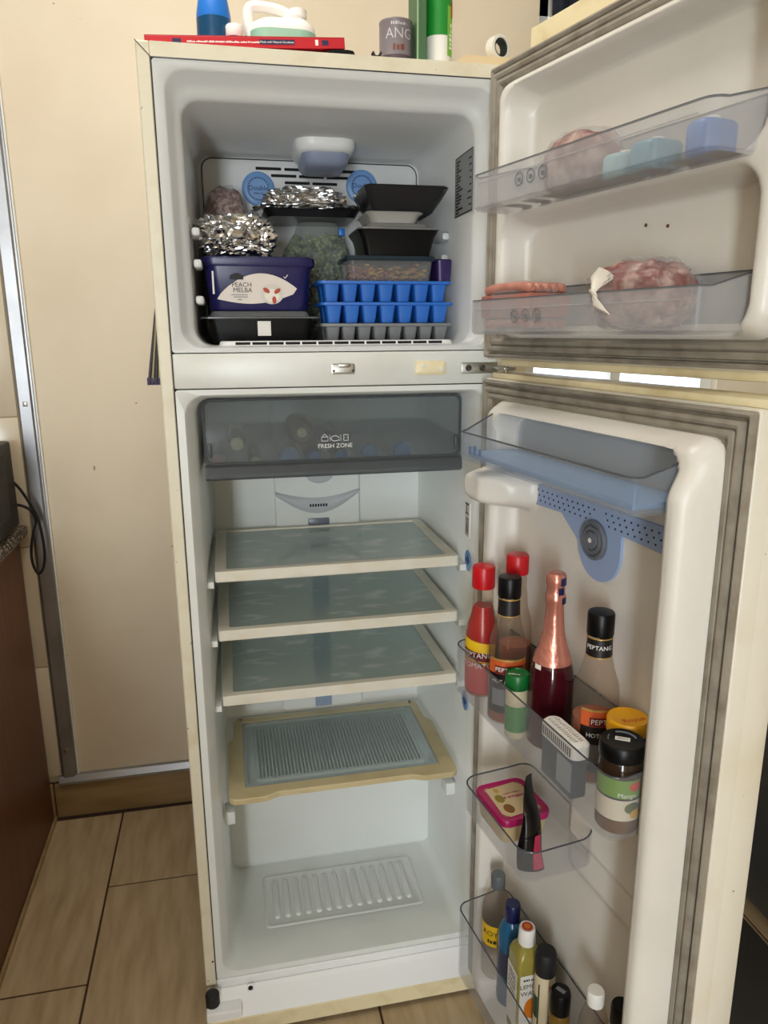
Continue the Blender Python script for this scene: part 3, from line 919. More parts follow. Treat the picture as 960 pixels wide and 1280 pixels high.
# ------------------------------------------------------------------ shelves
for i, z in enumerate(SHZ):
    nm = ['top glass shelf just below the frosted drawer', 'middle glass shelf of the three', 'bottom glass shelf above the yellowed tray shelf'][i]
    sh = thing('glass_shelf', nm, 'shelf', (0.284, 0.200, z-0.0185), 0, 'glass shelves')
    hx, y0, y1 = 0.2215, -0.149, 0.140
    b = MB()
    def fr_ring(d, zz):
        return zring(-hx+d, hx-d, y0+d*0.8, y1-d*0.6, 0.004, zz, 2)
    b.loft([fr_ring(0, 0.0), fr_ring(0, 0.018), fr_ring(0.001, 0.0190), fr_ring(0.019, 0.0190), fr_ring(0.020, 0.0165), fr_ring(0.020, 0.011), fr_ring(0.018, 0.0), fr_ring(0, 0.0)])
    b.build('frame', SHELFCREAM, sh, smooth=False)
    MB().box(-hx+0.0195, hx-0.0195, y0+0.0155, y1-0.0115, 0.0115, 0.0158).build('glass_pane', GLASSSH, sh, smooth=False)
tr = thing('tray_shelf', 'yellowed shelf frame with ribbed clear tray panel, lowest shelf', 'shelf', (0.284, 0.19, 0.447))
hx, y0, y1 = 0.221, -0.168, 0.135
b = MB()
def tprof(ins, zz, wav=True):
    pts = []
    base = rrect(-hx+ins, hx-ins, y0+ins, y1-ins, max(0.018-ins, 0.003), 5)
    n = len(base)
    dense = []
    for i in range(n):
        p, q = base[i], base[(i+1) % n]
        L_ = math.hypot(q[0]-p[0], q[1]-p[1])
        k = max(1, int(L_/0.006))
        for j in range(k):
            dense.append((p[0]+(q[0]-p[0])*j/k, p[1]+(q[1]-p[1])*j/k))
    for x, y in dense:
        if wav and y < y0+0.02+ins:
            y += 0.010*sst(hx-0.065, hx-0.095, abs(x))
        if wav and abs(x) > hx-0.02-ins:
            x -= math.copysign(0.012*sst(0.035, 0.055, y), x)
        pts.append((x, y, zz))
    return pts
b.loft([tprof(0, 0.0), tprof(0, 0.009), tprof(0.0015, 0.0105)])
outer_top = tprof(0.0015, 0.0105)
inner = []
ix, iy0, iy1 = hx-0.030, y0+0.036, y1-0.022
for x, y, z in outer_top:
    inner.append((max(-ix, min(ix, x*1.0)), max(iy0, min(iy1, y)), 0.0105))
b.loft([outer_top, inner, [(x, y, 0.002) for x, y, z in inner], [(x, y, 0.0) for x, y, z in tprof(0, 0.0)]])
bmesh.ops.remove_doubles(b.bm, verts=b.bm.verts, dist=0.00005)
b.build('frame', TRAYCREAM, tr, smooth=False)
b = MB()
b.loft([zring(-ix, ix, iy0, iy1, 0.006, 0.0095), zring(-ix+0.006, ix-0.006, iy0+0.006, iy1-0.006, 0.008, 0.0095), zring(-ix+0.010, ix-0.010, iy0+0.010, iy1-0.010, 0.010, 0.0045), zring(-ix+0.022, ix-0.022, iy0+0.020, iy1-0.020, 0.010, 0.0045), zring(-ix+0.025, ix-0.025, iy0+0.023, iy1-0.023, 0.010, 0.0075)], cap1=True)
tp = b.build('tray_panel', TRAYG, tr, ang=30)
b = MB()
nr = 46
for i in range(nr):
    x = -ix+0.032+i*(2*ix-0.064)/(nr-1)
    b.prism([(x-0.0021, 0.0075), (x, 0.0083), (x+0.0021, 0.0075)], 'y', iy0+0.03, iy1-0.03)
o = b.build('rib_lines', TRAYG, tp, smooth=False)
o['kind'] = 'stuff'

# ------------------------------------------------------------------ fresh zone drawer
dz = thing('fresh_zone_drawer', 'frosted smoked drawer marked FRESH ZONE under the freezer', 'drawer', (0.2825, 0.060, 1.053))
b = MB()
hx = 0.2255
def dring(d, y):
    return [(x, y, z) for x, z in rrect(-hx+d, hx-d, 0.022+d, 0.135-d, 0.010, 4)]
b.loft([dring(0, 0.004), dring(0, 0.0), dring(0.0015, -0.0015)], cap0=True, cap1=True)
fp = b.build('front_flap', FRESH, dz)
pts = [(x, -0.0012, z) for x, z in rrect(-hx+0.003, hx-0.003, 0.025, 0.132, 0.012, 5)]
MB().tube(pts+[pts[0]], 0.0024, 6, caps=False).build('flap_edge', SMOKE, dz)
b = MB()
b.prism([(-0.010, 0.020), (-0.012, 0.002), (-0.004, -0.003), (0.004, -0.003), (0.006, 0.022), (-0.002, 0.024)], 'x', -hx+0.001, hx-0.001)
b.build('handle_bar', SMOKE, dz, smooth=False)
MB().box(-hx+0.004, hx-0.004, 0.006, 0.27, 0.004, 0.008, bev=0.001).build('drawer_floor', SMOKE2, dz, smooth=False)
for s in (-1, 1):
    MB().box(min(s*(hx-0.004), s*(hx-0.007)), max(s*(hx-0.004), s*(hx-0.007)), 0.006, 0.27, 0.008, 0.06).build('drawer_side', SMOKE2, dz, smooth=False)
MB().box(-hx+0.007, hx-0.007, 0.267, 0.27, 0.008, 0.06).build('drawer_back', SMOKE2, dz, smooth=False)
f = lambda v: (0.0005+v[0]-0.0035, -0.0024, 0.049+v[1])
lettering('lettering', 'FRESH ZONE', 0.0105, f, PRINTW, dz)
b = MB()
for i, xc in enumerate((-0.021, -0.003, 0.016)):
    if i == 0:
        p = [(-0.0055, 0), (-0.0055, 0.007), (0.0055, 0.007), (0.0055, 0), (-0.0055, 0)]
        b.tube([(xc-0.004, -0.0022, 0.066), (xc, -0.0022, 0.070), (xc+0.004, -0.0022, 0.066)], 0.0006, 4)
    elif i == 1:
        p = [(0.007*math.cos(t*PI/8), 0.004+0.0045*math.sin(t*PI/8)) for t in range(15)]+[(0.008, 0.001)]
    else:
        p = [(-0.004, 0), (-0.004, 0.004), (-0.002, 0.005), (-0.004, 0.006), (-0.004, 0.010), (0.004, 0.010), (0.004, 0.006), (0.002, 0.005), (0.004, 0.004), (0.004, 0), (-0.004, 0)]
    b.tube([(xc+x, -0.0022, 0.058+z) for x, z in p], 0.0006, 4)
for xc in (-0.012, 0.007):
    b.tube([(xc, -0.0022, 0.058), (xc, -0.0022, 0.068)], 0.0004, 4)
b.build('icons', PRINTW, dz)
for s in (-1, 1):
    MB().box(s*(hx-0.010)-0.003, s*(hx-0.010)+0.003, -0.006, 0.0, 0.036, 0.060, bev=0.0015).build('flap_catch', SMOKE, dz)
# bottles and jars lying in the drawer, caps to the front
def lying(x, y, z, r, L_, capr, mb_, mc, label, cat='bottle'):
    t = thing('lying_bottle', label, cat, (x, y, z+r), 0, 'bottles lying in the frosted drawer')
    b = MB().lathe([(capr*0.8, 0.014), (capr*0.85, 0.022), (r*0.9, 0.045), (r, 0.055), (r, L_-0.006), (r*0.9, L_)], 24)
    q = b.build('bottle', mb_, t)
    q.rotation_euler = (-PI/2, 0, 0)
    q = MB().lathe([(capr*0.9, 0.0), (capr, 0.002), (capr, 0.0145), (capr*0.8, 0.0145)], 22).build('cap', mc, t)
    q.rotation_euler = (-PI/2, 0, 0)
    return t
CREAMCAP = mat('cream cap', (218, 206, 160), 0.4)
DKGREEN = mat('dark green glass', (30, 40, 36), 0.1)
zf = 1.0617
lying(0.080, 0.080, zf, 0.015, 0.17, 0.0125, BLACKM, mat('orange cap', (170, 78, 48), 0.4), 'lying bottle with orange cap in the frosted drawer')
lying(0.1425, 0.078, zf, 0.012, 0.18, 0.010, DKGREEN, CREAMCAP, 'lying dark bottle with cream cap beside the orange-capped one in the drawer')
lying(0.1125, 0.082, zf+0.028, 0.017, 0.18, 0.011, DKGREEN, CREAMCAP, 'dark bottle with cream cap on top of the lying pair in the frosted drawer')
lying(0.202, 0.085, zf, 0.019, 0.17, 0.017, CLEAR, BLUED, 'clear bottle with wide blue cap lying in the frosted drawer')
lying(0.247, 0.080, zf, 0.017, 0.17, 0.011, NAVY, BLUESP, 'navy bottle with small bright blue cap lying in the frosted drawer')
lying(0.295, 0.082, zf, 0.018, 0.17, 0.009, NAVY, BLUESP, 'navy bottle with tiny blue cap lying in the frosted drawer')
lying(0.270, 0.090, zf+0.033, 0.016, 0.17, 0.014, NAVY, DARKBLUE, 'navy bottle with dark blue cap stacked on two others in the drawer')
lying(0.345, 0.084, zf, 0.021, 0.17, 0.015, CLEAR, BLUED, 'clear bottle with pale blue cap lying next to a smoky pot in the drawer')
lying(0.405, 0.084, zf, 0.022, 0.17, 0.017, CLEAR, BLUED, 'clear bottle with the widest pale blue cap at the end of the drawer')
t = thing('lying_jar', 'brown jar with yellow knob lying above the blue-capped bottle in the drawer', 'jar', (0.226, 0.092, zf+0.050+0.010))
q = MB().lathe([(0.016, 0.004), (0.022, 0.010), (0.024, 0.02), (0.024, 0.10), (0.02, 0.105)], 24).build('jar', mat('brown jar', (88, 46, 32), 0.4), t)
q.rotation_euler = (-PI/2, 0, 0)
q = MB().lathe([(0.008, 0.0), (0.009, 0.002), (0.009, 0.006)], 18).build('knob', CREAMCAP, t)
q.rotation_euler = (-PI/2, 0, 0)

# ------------------------------------------------------------------ food in the freezer
ZF = 1.2765
def tub_rings(x0, x1, y0, y1, z0, z1, r, taper, n=5):
    return [zring(x0+taper, x1-taper, y0+taper, y1-taper, r, z0, n), zring(x0, x1, y0, y1, r, z1, n)]
# black box with clear lid
t = thing('takeaway_box', 'black plastic takeaway box with clear lid under the navy ice cream tub', 'container', (0.163, 0.165, ZF))
MB().loft(tub_rings(-0.088, 0.088, -0.075, 0.085, 0.0, 0.040, 0.014, 0.008), True, True).build('body', BLACK, t)
b = MB()
b.loft([zring(-0.099, 0.099, -0.084, 0.094, 0.014, 0.0402), zring(-0.099, 0.099, -0.084, 0.094, 0.014, 0.0425), zring(-0.084, 0.084, -0.070, 0.080, 0.014, 0.044), zring(-0.080, 0.080, -0.066, 0.076, 0.014, 0.0525)], cap1=True)
b.build('lid', mat('smoky lid', (120, 122, 124), 0.2, trans=((170, 172, 174), 0.35)), t)
MB().box(-0.006, 0.016, -0.0745, -0.0735, 0.012, 0.036, mtx=Matrix.Rotation(0.0, 4, 'X')).build('price_sticker', PAPER, t, smooth=False)
# ice cream tub
t = thing('ice_cream_tub', 'navy ice cream tub with PEACH MELBA label', 'tub', (0.163, 0.165, ZF+0.0535))
MB().loft([zring(-0.080, 0.080, -0.068, 0.068, 0.022, 0.0), zring(-0.082, 0.082, -0.070, 0.070, 0.022, 0.003), zring(-0.088, 0.088, -0.076, 0.076, 0.022, 0.072)], True, True).build('body', NAVY, t)
b = MB()
b.loft([zring(-0.0935, 0.0935, -0.081, 0.081, 0.024, 0.0700), zring(-0.0950, 0.0950, -0.0825, 0.0825, 0.024, 0.0735), zring(-0.0945, 0.0945, -0.082, 0.082, 0.024, 0.0830), zring(-0.090, 0.090, -0.078, 0.078, 0.022, 0.0855), zring(-0.086, 0.086, -0.074, 0.074, 0.02, 0.0840)], cap0=True, cap1=True)
b.build('lid', NAVY, t)
def tf(z):
    return -0.0710-0.006*(z/0.072)-0.0006
ol = []
for i in range(21):
    a = i/20
    ol.append((-0.070+0.132*a, 0.018+0.041*math.sin(PI*min(1, a*0.90))**0.75))
for i in range(1, 20):
    a = i/20
    ol.append((0.062-0.132*a, (0.018+0.041*math.sin(PI*0.9)**0.75)*(1-a)*0.6+0.018*(1-(1-a)*0.6)-0.012*math.sin(PI*a)))
b = MB()
vs = [b.bm.verts.new((x, tf(z), z)) for x, z in ol]
b.bm.faces.new(vs)
lb = b.build('label', mat('label paper', (226, 214, 204), 0.45), t, smooth=False, rec=False)
def tlf(x0, z0):
    return lambda v: (x0+v[0], tf(z0+v[1])-0.0007, z0+v[1])
lettering('lettering', 'PEACH', 0.0105, tlf(-0.029, 0.0405), PRINTK, lb)
lettering('lettering', 'MELBA', 0.0105, tlf(-0.028, 0.0320), PRINTK, lb)
b = MB()
for k in range(2):
    b.box(-0.047+k*0.004, -0.020, tf(0.026)-0.001, tf(0.026)-0.0004, 0.0245-k*0.0035, 0.0255-k*0.0035)
b.box(-0.036, -0.030, tf(0.017)-0.001, tf(0.017)-0.0004, 0.0165, 0.0180)
b.build('small_print', PRINTG, lb, smooth=False)
b = MB()
b.raw([(-0.048+0.022*a, tf(0.052)-0.0012, 0.0490+c*0.006+0.004*math.sin(PI*a)*c) for a in [i/10 for i in range(11)] for c in (0, 1)], [(2*i, 2*i+2, 2*i+3, 2*i+1) for i in range(10)])
b.build('badge', BLACKM, lb, smooth=False, rec=False)
for (dx, dzz, rr, mm) in ((0.020, 0.026, 0.019, mat('pale dish print', (214, 206, 196), 0.5)), (0.020, 0.024, 0.0125, mat('ice cream print', (238, 228, 214), 0.5))):
    b = MB()
    vs = [b.bm.verts.new((dx+rr*math.cos(k*PI/12), tf(dzz+rr*0.85*math.sin(k*PI/12))-0.0010-(0.019-rr)*0.05, dzz+rr*0.85*math.sin(k*PI/12))) for k in range(24)]
    b.bm.faces.new(vs)
    b.build('dish_print', mm, lb, smooth=False, rec=False)
for dx, dzz, aa in ((0.011, 0.032, 0.6), (0.029, 0.031, -0.6), (0.0235, 0.0165, 1.5)):
    b = MB()
    vs = []
    for k in range(12):
        zz = dzz-0.0062*math.cos(k*PI/6)*math.sin(aa)+0.0035*math.sin(k*PI/6)*math.cos(aa)
        vs.append(b.bm.verts.new((dx+0.0062*math.cos(k*PI/6)*math.cos(aa)+0.0035*math.sin(k*PI/6)*math.sin(aa), tf(zz)-0.0020, zz)))
    b.bm.faces.new(vs)
    b.build('peach_print', mat('peach red print', (176, 60, 36), 0.5), lb, smooth=False, rec=False)
MB().box(-0.0765, -0.0735, -0.0755, -0.0735, 0.026, 0.062).build('white_strip', PAPER, lb, smooth=False)
b = MB()
p = [(0.040, 0.054), (0.0425, 0.0515), (0.047, 0.057)]
b.tube([(x, tf(z)-0.0008, z) for x, z in p], 0.0008, 5)
b.build('tick_print', PRINTW, lb)
# foil bundle on the tub
t = lumpy('foil_parcel', FOIL, None, (0.131, 0.165, ZF+0.139+0.037), (0.064, 0.055, 0.037), 0.16, 2.4, 5, 3, flat=True, ridge=True, floor=ZF+0.1395)
tag(t, 'crumpled aluminium foil parcel on top of the navy tub', 'foil parcel')
# frozen mince bag
t = thing('mince_bag', 'bag of frozen brown mince behind the foil parcel', 'bag', (0.117, 0.303, ZF))
lumpy('mince', MINCE, t, (0, 0, 0.140), (0.047, 0.043, 0.139), 0.05, 3, 5, 5, floor=0.0)
lumpy('bag_film', FILM, t, (0, 0, 0.141), (0.049, 0.045, 0.141), 0.06, 4, 4, 6, floor=0.0, ang=20)
# pea bag
t = thing('pea_bag', 'clear bag of frozen green peas with blue clip', 'bag', (0.276, 0.297, ZF))
def inside_pea(h):
    return (0.056+0.009*math.sin(h*PI))*(1-0.35*sst(0.72, 1.0, h))
b = MB()
rnd = random.Random(3)
for k in range(640):
    h = rnd.random()**0.8*0.90
    a = rnd.random()*2*PI
    rr = inside_pea(h)*(0.80+0.16*rnd.random())
    p = Vector((rr*math.cos(a)+0.012*h, rr*0.80*math.sin(a), 0.006+h*0.213))
    r = bmesh.ops.create_icosphere(b.bm, subdivisions=1, radius=0.0046+0.001*rnd.random())
    for v in r['verts']:
        v.co += p
b.build('peas', PEA, t, kind='stuff')
b = MB()
rings = []
for i in range(15):
    h = i/14
    rr = inside_pea(h)*1.06
    rings.append([((rr*math.cos(k*2*PI/40)+0.012*h)*(1+0.04*noise.noise(Vector((math.cos(k*.157)*3, math.sin(k*.157)*3, h*9)))), rr*0.82*math.sin(k*2*PI/40), h*0.2185) for k in range(40)])
b.loft(rings, True, True)
b.build('bag_film', mat('frosty clear film', (206, 210, 206), 0.15, trans=((240, 242, 240), 0.84)), t, ang=25)
MB().box(0.046, 0.058, -0.046, -0.036, 0.193, 0.207, bev=0.002).build('clip', BLUESP, t)
b = MB()
b.grid(8, 8, lambda a, c: (0.045+0.030*a+0.008*math.sin(c*5), -0.030-0.010*math.sin(a*4+c*3), 0.115+0.055*c-0.03*a*a))
b.build('bag_flap', mat('frosty bag film', (214, 216, 214), 0.25, trans=((236, 236, 236), 0.45)), t)
# foil covered tray on the pea bag
t = thing('foil_tray', 'foil-covered tray resting on the bag of peas', 'foil tray', (0.270, 0.272, ZF+0.2205))
MB().loft([zring(-0.080, 0.080, -0.055, 0.070, 0.02, 0.0), zring(-0.088, 0.088, -0.062, 0.078, 0.02, 0.014)], True, True).build('tray', mat('dark foil tray', (70, 70, 72), 0.3, 0.9), t)
lumpy('foil_rim', FOIL, t, (0, 0, 0.017), (0.103, 0.078, 0.0075), 0.10, 3.0, 5, 31, flat=True, ridge=True)
lumpy('foil_cover', FOIL, t, (-0.008, 0.004, 0.030), (0.078, 0.062, 0.026), 0.15, 2.6, 5, 33, flat=True, ridge=True)
# ice trays
def ice_tray(z, m, label, nc, hh=0.033, grp=None, dx=0):
    t = thing('ice_cube_tray', label, 'ice tray', (0.380+dx, 0.136, z), 0, grp)
    b = MB()
    hx, hy = 0.117, 0.056
    b.loft([zring(-hx+0.004, hx-0.004, -hy+0.004, hy-0.004, 0.010, hh-0.006), zring(-hx, hx, -hy, hy, 0.011, hh-0.005), zring(-hx, hx, -hy, hy, 0.011, hh-0.0005), zring(-hx+0.003, hx-0.003, -hy+0.003, hy-0.003, 0.010, hh-0.0005), zring(-hx+0.004, hx-0.004, -hy+0.004, hy-0.004, 0.010, hh-0.005)], cap0=True, cap1=True)
    b.build('rim', m, t)
    w = 2*hx/nc*0.92
    for r in (0, 1):
        for i in range(nc):
            cx = -hx*0.935+(i+0.5)*(2*hx*0.935)/nc
            cy = -hy/2+r*hy
            q = MB().loft([zring(cx-w*0.33, cx+w*0.33, cy-hy*0.32, cy+hy*0.32, 0.004, 0.0, 3), zring(cx-w*0.44, cx+w*0.44, cy-hy*0.43, cy+hy*0.43, 0.004, hh-0.0055, 3)], True, False)
            q.build('ice_cup', m, t)
    return t
ice_tray(ZF, ICEG, 'grey plastic ice cube tray at the bottom of the stack', 8, 0.032)
ice_tray(ZF+0.0325, ICEB, 'blue ice cube tray between the grey tray and the upper blue tray', 7, 0.0345, 'blue ice cube trays')
ice_tray(ZF+0.0675, ICEB, 'upper blue ice cube tray under the clear box of beans', 7, 0.0345, 'blue ice cube trays', dx=-0.003)
zt = ZF+0.1022
# clear box of mixed beans
t = thing('bean_box', 'clear food box with teal lid and mixed frozen beans', 'container', (0.388, 0.140, zt))
MB().loft(tub_rings(-0.075, 0.075, -0.045, 0.05, 0.0, 0.034, 0.010, 0.004), True, False).build('box', CLEAR, t)
b = MB()
rnd = random.Random(5)
for k in range(330):
    p = Vector(((rnd.random()-0.5)*0.132, -0.034+rnd.random()*0.075, 0.004+rnd.random()*(0.020+0.006*math.sin(k))))
    r = bmesh.ops.create_icosphere(b.bm, subdivisions=1, radius=0.0042)
    for v in r['verts']:
        v.co = Vector((v.co.x*1.3, v.co.y, v.co.z*0.8))+p
b.build('beans', BEANS, t, kind='stuff')
MB().loft([zring(-0.079, 0.079, -0.049, 0.054, 0.011, 0.0335), zring(-0.080, 0.080, -0.050, 0.055, 0.011, 0.036), zring(-0.078, 0.078, -0.048, 0.053, 0.010, 0.0412)], True, True).build('lid', mat('dark teal lid', (14, 40, 52), 0.35), t)
t = MB().loft(tub_rings(0.470, 0.500, 0.10, 0.17, zt, zt+0.036, 0.008, 0.002)+[zring(0.472, 0.498, 0.102, 0.168, 0.007, zt+0.038)], True, True).build('purple_pot', mat('deep purple plastic', (44, 22, 84), 0.35), None)
tag(t, 'small deep purple pot wedged beside the bean box', 'pot')
# black container with grey lid
z2 = zt+0.0417
t = thing('lidded_container', 'black food container with grey lid on the bean box', 'container', (0.402, 0.145, z2))
MB().loft([zring(-0.056, 0.056, -0.046, 0.046, 0.008, 0.0), zring(-0.064, 0.064, -0.053, 0.053, 0.010, 0.030), zring(-0.072, 0.070, -0.058, 0.058, 0.012, 0.042)], True, True).build('body', BLACK, t)
MB().loft([zring(-0.070, 0.071, -0.058, 0.058, 0.012, 0.0422), zring(-0.070, 0.071, -0.058, 0.058, 0.012, 0.0450), zring(-0.056, 0.058, -0.048, 0.048, 0.012, 0.0470), zring(-0.053, 0.054, -0.045, 0.045, 0.012, 0.0530)], True, True).build('lid', mat('mid grey lid', (112, 112, 110), 0.35), t)
z3 = z2+0.0535
t = MB().loft([zring(0.356, 0.434, 0.10, 0.19, 0.014, z3), zring(0.350, 0.440, 0.094, 0.196, 0.014, z3+0.012), zring(0.345, 0.446, 0.089, 0.201, 0.015, z3+0.0155), zring(0.347, 0.444, 0.091, 0.199, 0.014, z3+0.0172), zring(0.353, 0.438, 0.097, 0.193, 0.013, z3+0.0165)], True, True).build('foil_dish', mat('white foil dish', (196, 194, 188), 0.35, 0.35), None)
tag(t, 'shallow white foil dish under the black film-wrapped tray', 'dish')
z4 = z3+0.0177
t = thing('wrapped_tray', 'black tray wrapped in shiny film on top of the stack', 'tray', (0.412, 0.15, z4))
MB().loft([zring(-0.048, 0.052, -0.045, 0.050, 0.010, 0.0), zring(-0.066, 0.072, -0.058, 0.064, 0.012, 0.038), zring(-0.069, 0.077, -0.061, 0.066, 0.013, 0.040), zring(-0.067, 0.075, -0.059, 0.064, 0.012, 0.042)], True, True).build('tray', BLACK, t)
b = MB()
rings = []
base = [(-0.050, 0.054, -0.047, 0.052, 0.001), (-0.060, 0.065, -0.0545, 0.060, 0.018), (-0.070, 0.078, -0.062, 0.067, 0.040)]
for j, (xa, xb, ya, yb_, z) in enumerate(base):
    rr = []
    for i, (x, y, zz) in enumerate(zring(xa, xb, ya, yb_, 0.012, z, 10)):
        k = 1+0.03*noise.noise(Vector((x*140, y*140, j*3)))
        rr.append((x*k, y*k, z))
    rings.append(rr)
b.loft(rings)
b.build('film', mat('dark cling film', (70, 70, 72), 0.10, trans=((200, 200, 200), 0.72), bump=(55, 1.0)), t, ang=15)
# pale bag behind
t = lumpy('frosted_bag', mat('frosty white bag', (182, 184, 184), 0.4), None, (0.410, 0.282, ZF+0.109), (0.054, 0.042, 0.108), 0.09, 2.2, 4, 9, floor=ZF)
tag(t, 'pale frosted plastic bag at the back behind the stacked containers', 'bag')

# ------------------------------------------------------------------ things on top of the refrigerator
zT = H+0.0003
t = thing('booklet', 'white booklet under the red box on the refrigerator top', 'booklet', (0.215, 0.085, zT))
MB().box(-0.06, 0.055, -0.055, 0.05, 0.0, 0.006).build('pages', PAPER, t, smooth=False)
MB().box(-0.06, 0.055, -0.0555, 0.05, 0.0061, 0.0072).build('cover', PALEGREEN, t, smooth=False)
t = thing('black_gadget', 'flat black plastic gadget under the end of the red box', 'gadget', (0.296, 0.075, zT))
MB().prism([(-0.022, 0), (-0.022, 0.010), (-0.010, 0.0125), (0.010, 0.0135), (0.019, 0.0125), (0.027, 0.0)], 'y', -0.05, 0.05).build('body', BLACK, t, smooth=False)
MB().box(-0.010, 0.006, -0.0515, -0.0495, 0.002, 0.006).build('grey_panel', DARKGREY, t)
ang = math.atan2(0.0145, 0.285)
t = thing('red_box', 'flat red printed cardboard box lying across the refrigerator top', 'box', (0.012, 0.078, zT+0.0012))
t.rotation_euler = (0, -ang, 0)
MB().box(0, 0.292, -0.048, 0.047, 0.0, 0.0150, bev=0.0012).build('carton', REDBOX, t, smooth=False)
MB().box(0.0, 0.292, -0.0480, 0.047, 0.0150, 0.0154).build('lid_edge', mat('light red card', (214, 60, 66), 0.5), t, smooth=False)
bl = [(0.045, 0.012), (0.190, 0.052), (0.262, 0.010)]
for x, w in bl:
    MB().box(x-w/2, x+w/2, -0.0486, -0.0479, 0.0045, 0.0110).build('print_panel', mat('navy print', (34, 30, 74), 0.5), t, smooth=False)
f = lambda v: (0.190+v[0], -0.0489, 0.0076+v[1])
lettering('lettering', 'Made with Natural Goodness', 0.0042, f, PRINTW, t)
f = lambda v: (0.112+v[0], -0.0484, 0.0074+v[1])
print_line('print_line', 0.105, 0.0026, f, PRINTW, t)
MB().box(0.247, 0.2515, -0.0487, -0.0479, 0.0040, 0.0115).build('figure_print', PAPER, t, smooth=False)
# blue bottle, small white capped bottle, white jug
t = thing('blue_spray_bottle', 'blue cleaner bottle with white neck behind the red box', 'bottle', (0.112, 0.160, zT))
MB().lathe([(0.026, 0), (0.0275, 0.004), (0.0275, 0.086)], 28).build('liquid', TEAL, t)
MB().lathe([(0.0275, 0.0862), (0.0270, 0.094), (0.0225, 0.120), (0.0175, 0.130), (0.015, 0.133)], 28).build('bottle', BLUESP, t)
MB().lathe([(0.012, 0.1331), (0.012, 0.160), (0.009, 0.170)], 20).build('neck', PAPER, t)
t = thing('small_bottle', 'small bottle with white screw cap beside the blue bottle', 'bottle', (0.143, 0.142, zT))
MB().lathe([(0.012, 0), (0.013, 0.003), (0.013, 0.055), (0.011, 0.058)], 22).build('bottle', BLUEBOT, t)
MB().lathe([(0.0132, 0.0581), (0.0140, 0.060), (0.0140, 0.073), (0.012, 0.0755)], 24).build('cap', PAPER, t)
t = thing('white_jug', 'white plastic jug with moulded handle and pale green label', 'jug', (0.222, 0.190, zT))
t.scale = (1, 1, 0.87)
MB().loft([zring(-0.050, 0.055, -0.034, 0.034, 0.030, 0.0), zring(-0.052, 0.057, -0.036, 0.036, 0.032, 0.004), zring(-0.052, 0.057, -0.036, 0.036, 0.032, 0.096), zring(-0.050, 0.055, -0.034, 0.034, 0.031, 0.108), zring(-0.038, 0.046, -0.024, 0.024, 0.022, 0.116), zring(0.010, 0.042, -0.015, 0.015, 0.014, 0.121)], True, True).build('body', PAPER, t, ang=60)
MB().tube(smooth_path([(-0.046, 0, 0.07), (-0.053, 0, 0.10), (-0.053, 0, 0.130), (-0.044, 0, 0.141), (-0.015, 0, 0.140), (0.008, 0, 0.133), (0.018, 0, 0.118)]), 0.0095, 12).build('handle', PAPER, t)
MB().lathe([(0.013, 0.118), (0.013, 0.126), (0.0155, 0.127), (0.0155, 0.139), (0.012, 0.141)], 22, (0.028, 0, 0)).build('cap', PAPER, t)
MB().loft([zring(-0.0525, 0.0575, -0.0366, 0.0366, 0.032, 0.03), zring(-0.0525, 0.0575, -0.0366, 0.0366, 0.032, 0.094)]).build('label', PALEGREEN, t)
# small black clip, tin, green carton, spray can
t = thing('bulldog_clip', 'small black clip beside the grey printed tin', 'clip', (0.352, 0.030, zT))
MB().prism([(-0.008, 0), (0.008, 0), (0.003, 0.008), (-0.003, 0.008)], 'y', -0.008, 0.008).build('jaw', BLACK, t, smooth=False)
for s in (-1, 1):
    MB().tube([(s*0.003, -0.004, 0.007), (s*0.006, -0.004, 0.013), (s*0.006, 0.004, 0.013), (s*0.003, 0.004, 0.007)], 0.0018, 6).build('wire_handle', BLACKM, t)
t = thing('printed_tin', 'grey printed round tin beside the green carton', 'tin', (0.386, 0.047, zT))
MB().lathe([(0.0255, 0), (0.0262, 0.002), (0.0255, 0.004), (0.0255, 0.058), (0.0262, 0.060), (0.0255, 0.062), (0.0235, 0.062), (0.0235, 0.059)], 36).build('tin', TIN, t)
lettering('lettering', 'ANG', 0.0205, on_cyl(0.0259, 0.040), mat('pale tin print', (190, 184, 188), 0.5), t)
print_line('print_line', 0.026, 0.005, on_cyl(0.0259, 0.0545), mat('pale tin print', (190, 184, 188), 0.5), t)
print_line('print_line', 0.02, 0.009, on_cyl(0.0259, 0.022), mat('brown tin print', (120, 66, 50), 0.5), t)
band('dark_band', mat('dark tin print', (84, 70, 78), 0.45), t, 0.0257, 0.003, 0.012, -PI+0.2, -0.2)
t = thing('green_carton', 'narrow green carton between the tin and the spray can', 'carton', (0.4205, 0.050, zT))
MB().box(-0.0075, 0.0075, -0.030, 0.025, 0, 0.115, bev=0.0006).build('carton', mat('dull green card', (66, 104, 66), 0.5), t, smooth=False)
MB().box(-0.0077, -0.0050, -0.0304, -0.0298, 0, 0.115).build('pale_edge', mat('pale green card', (150, 176, 140), 0.5), t, smooth=False)
t = thing('spray_can', 'white and green spray can standing next to the green carton', 'spray can', (0.4545, 0.046, zT))
MB().lathe([(0.0205, 0), (0.0212, 0.003), (0.0205, 0.006), (0.0205, 0.150), (0.016, 0.162), (0.011, 0.165)], 36).build('can', PAPER, t)
band('green_panel', mat('bright green print', (28, 138, 46), 0.4), t, 0.0208, 0.044, 0.150, -PI*0.95, -PI*0.05, 30)
band('leaf_print', mat('light green print', (120, 190, 60), 0.4), t, 0.0210, 0.016, 0.085, -PI*0.36, -PI*0.14, 16)
band('red_print', mat('red print', (196, 40, 44), 0.4), t, 0.0212, 0.070, 0.092, -PI*0.24, -PI*0.12, 10)
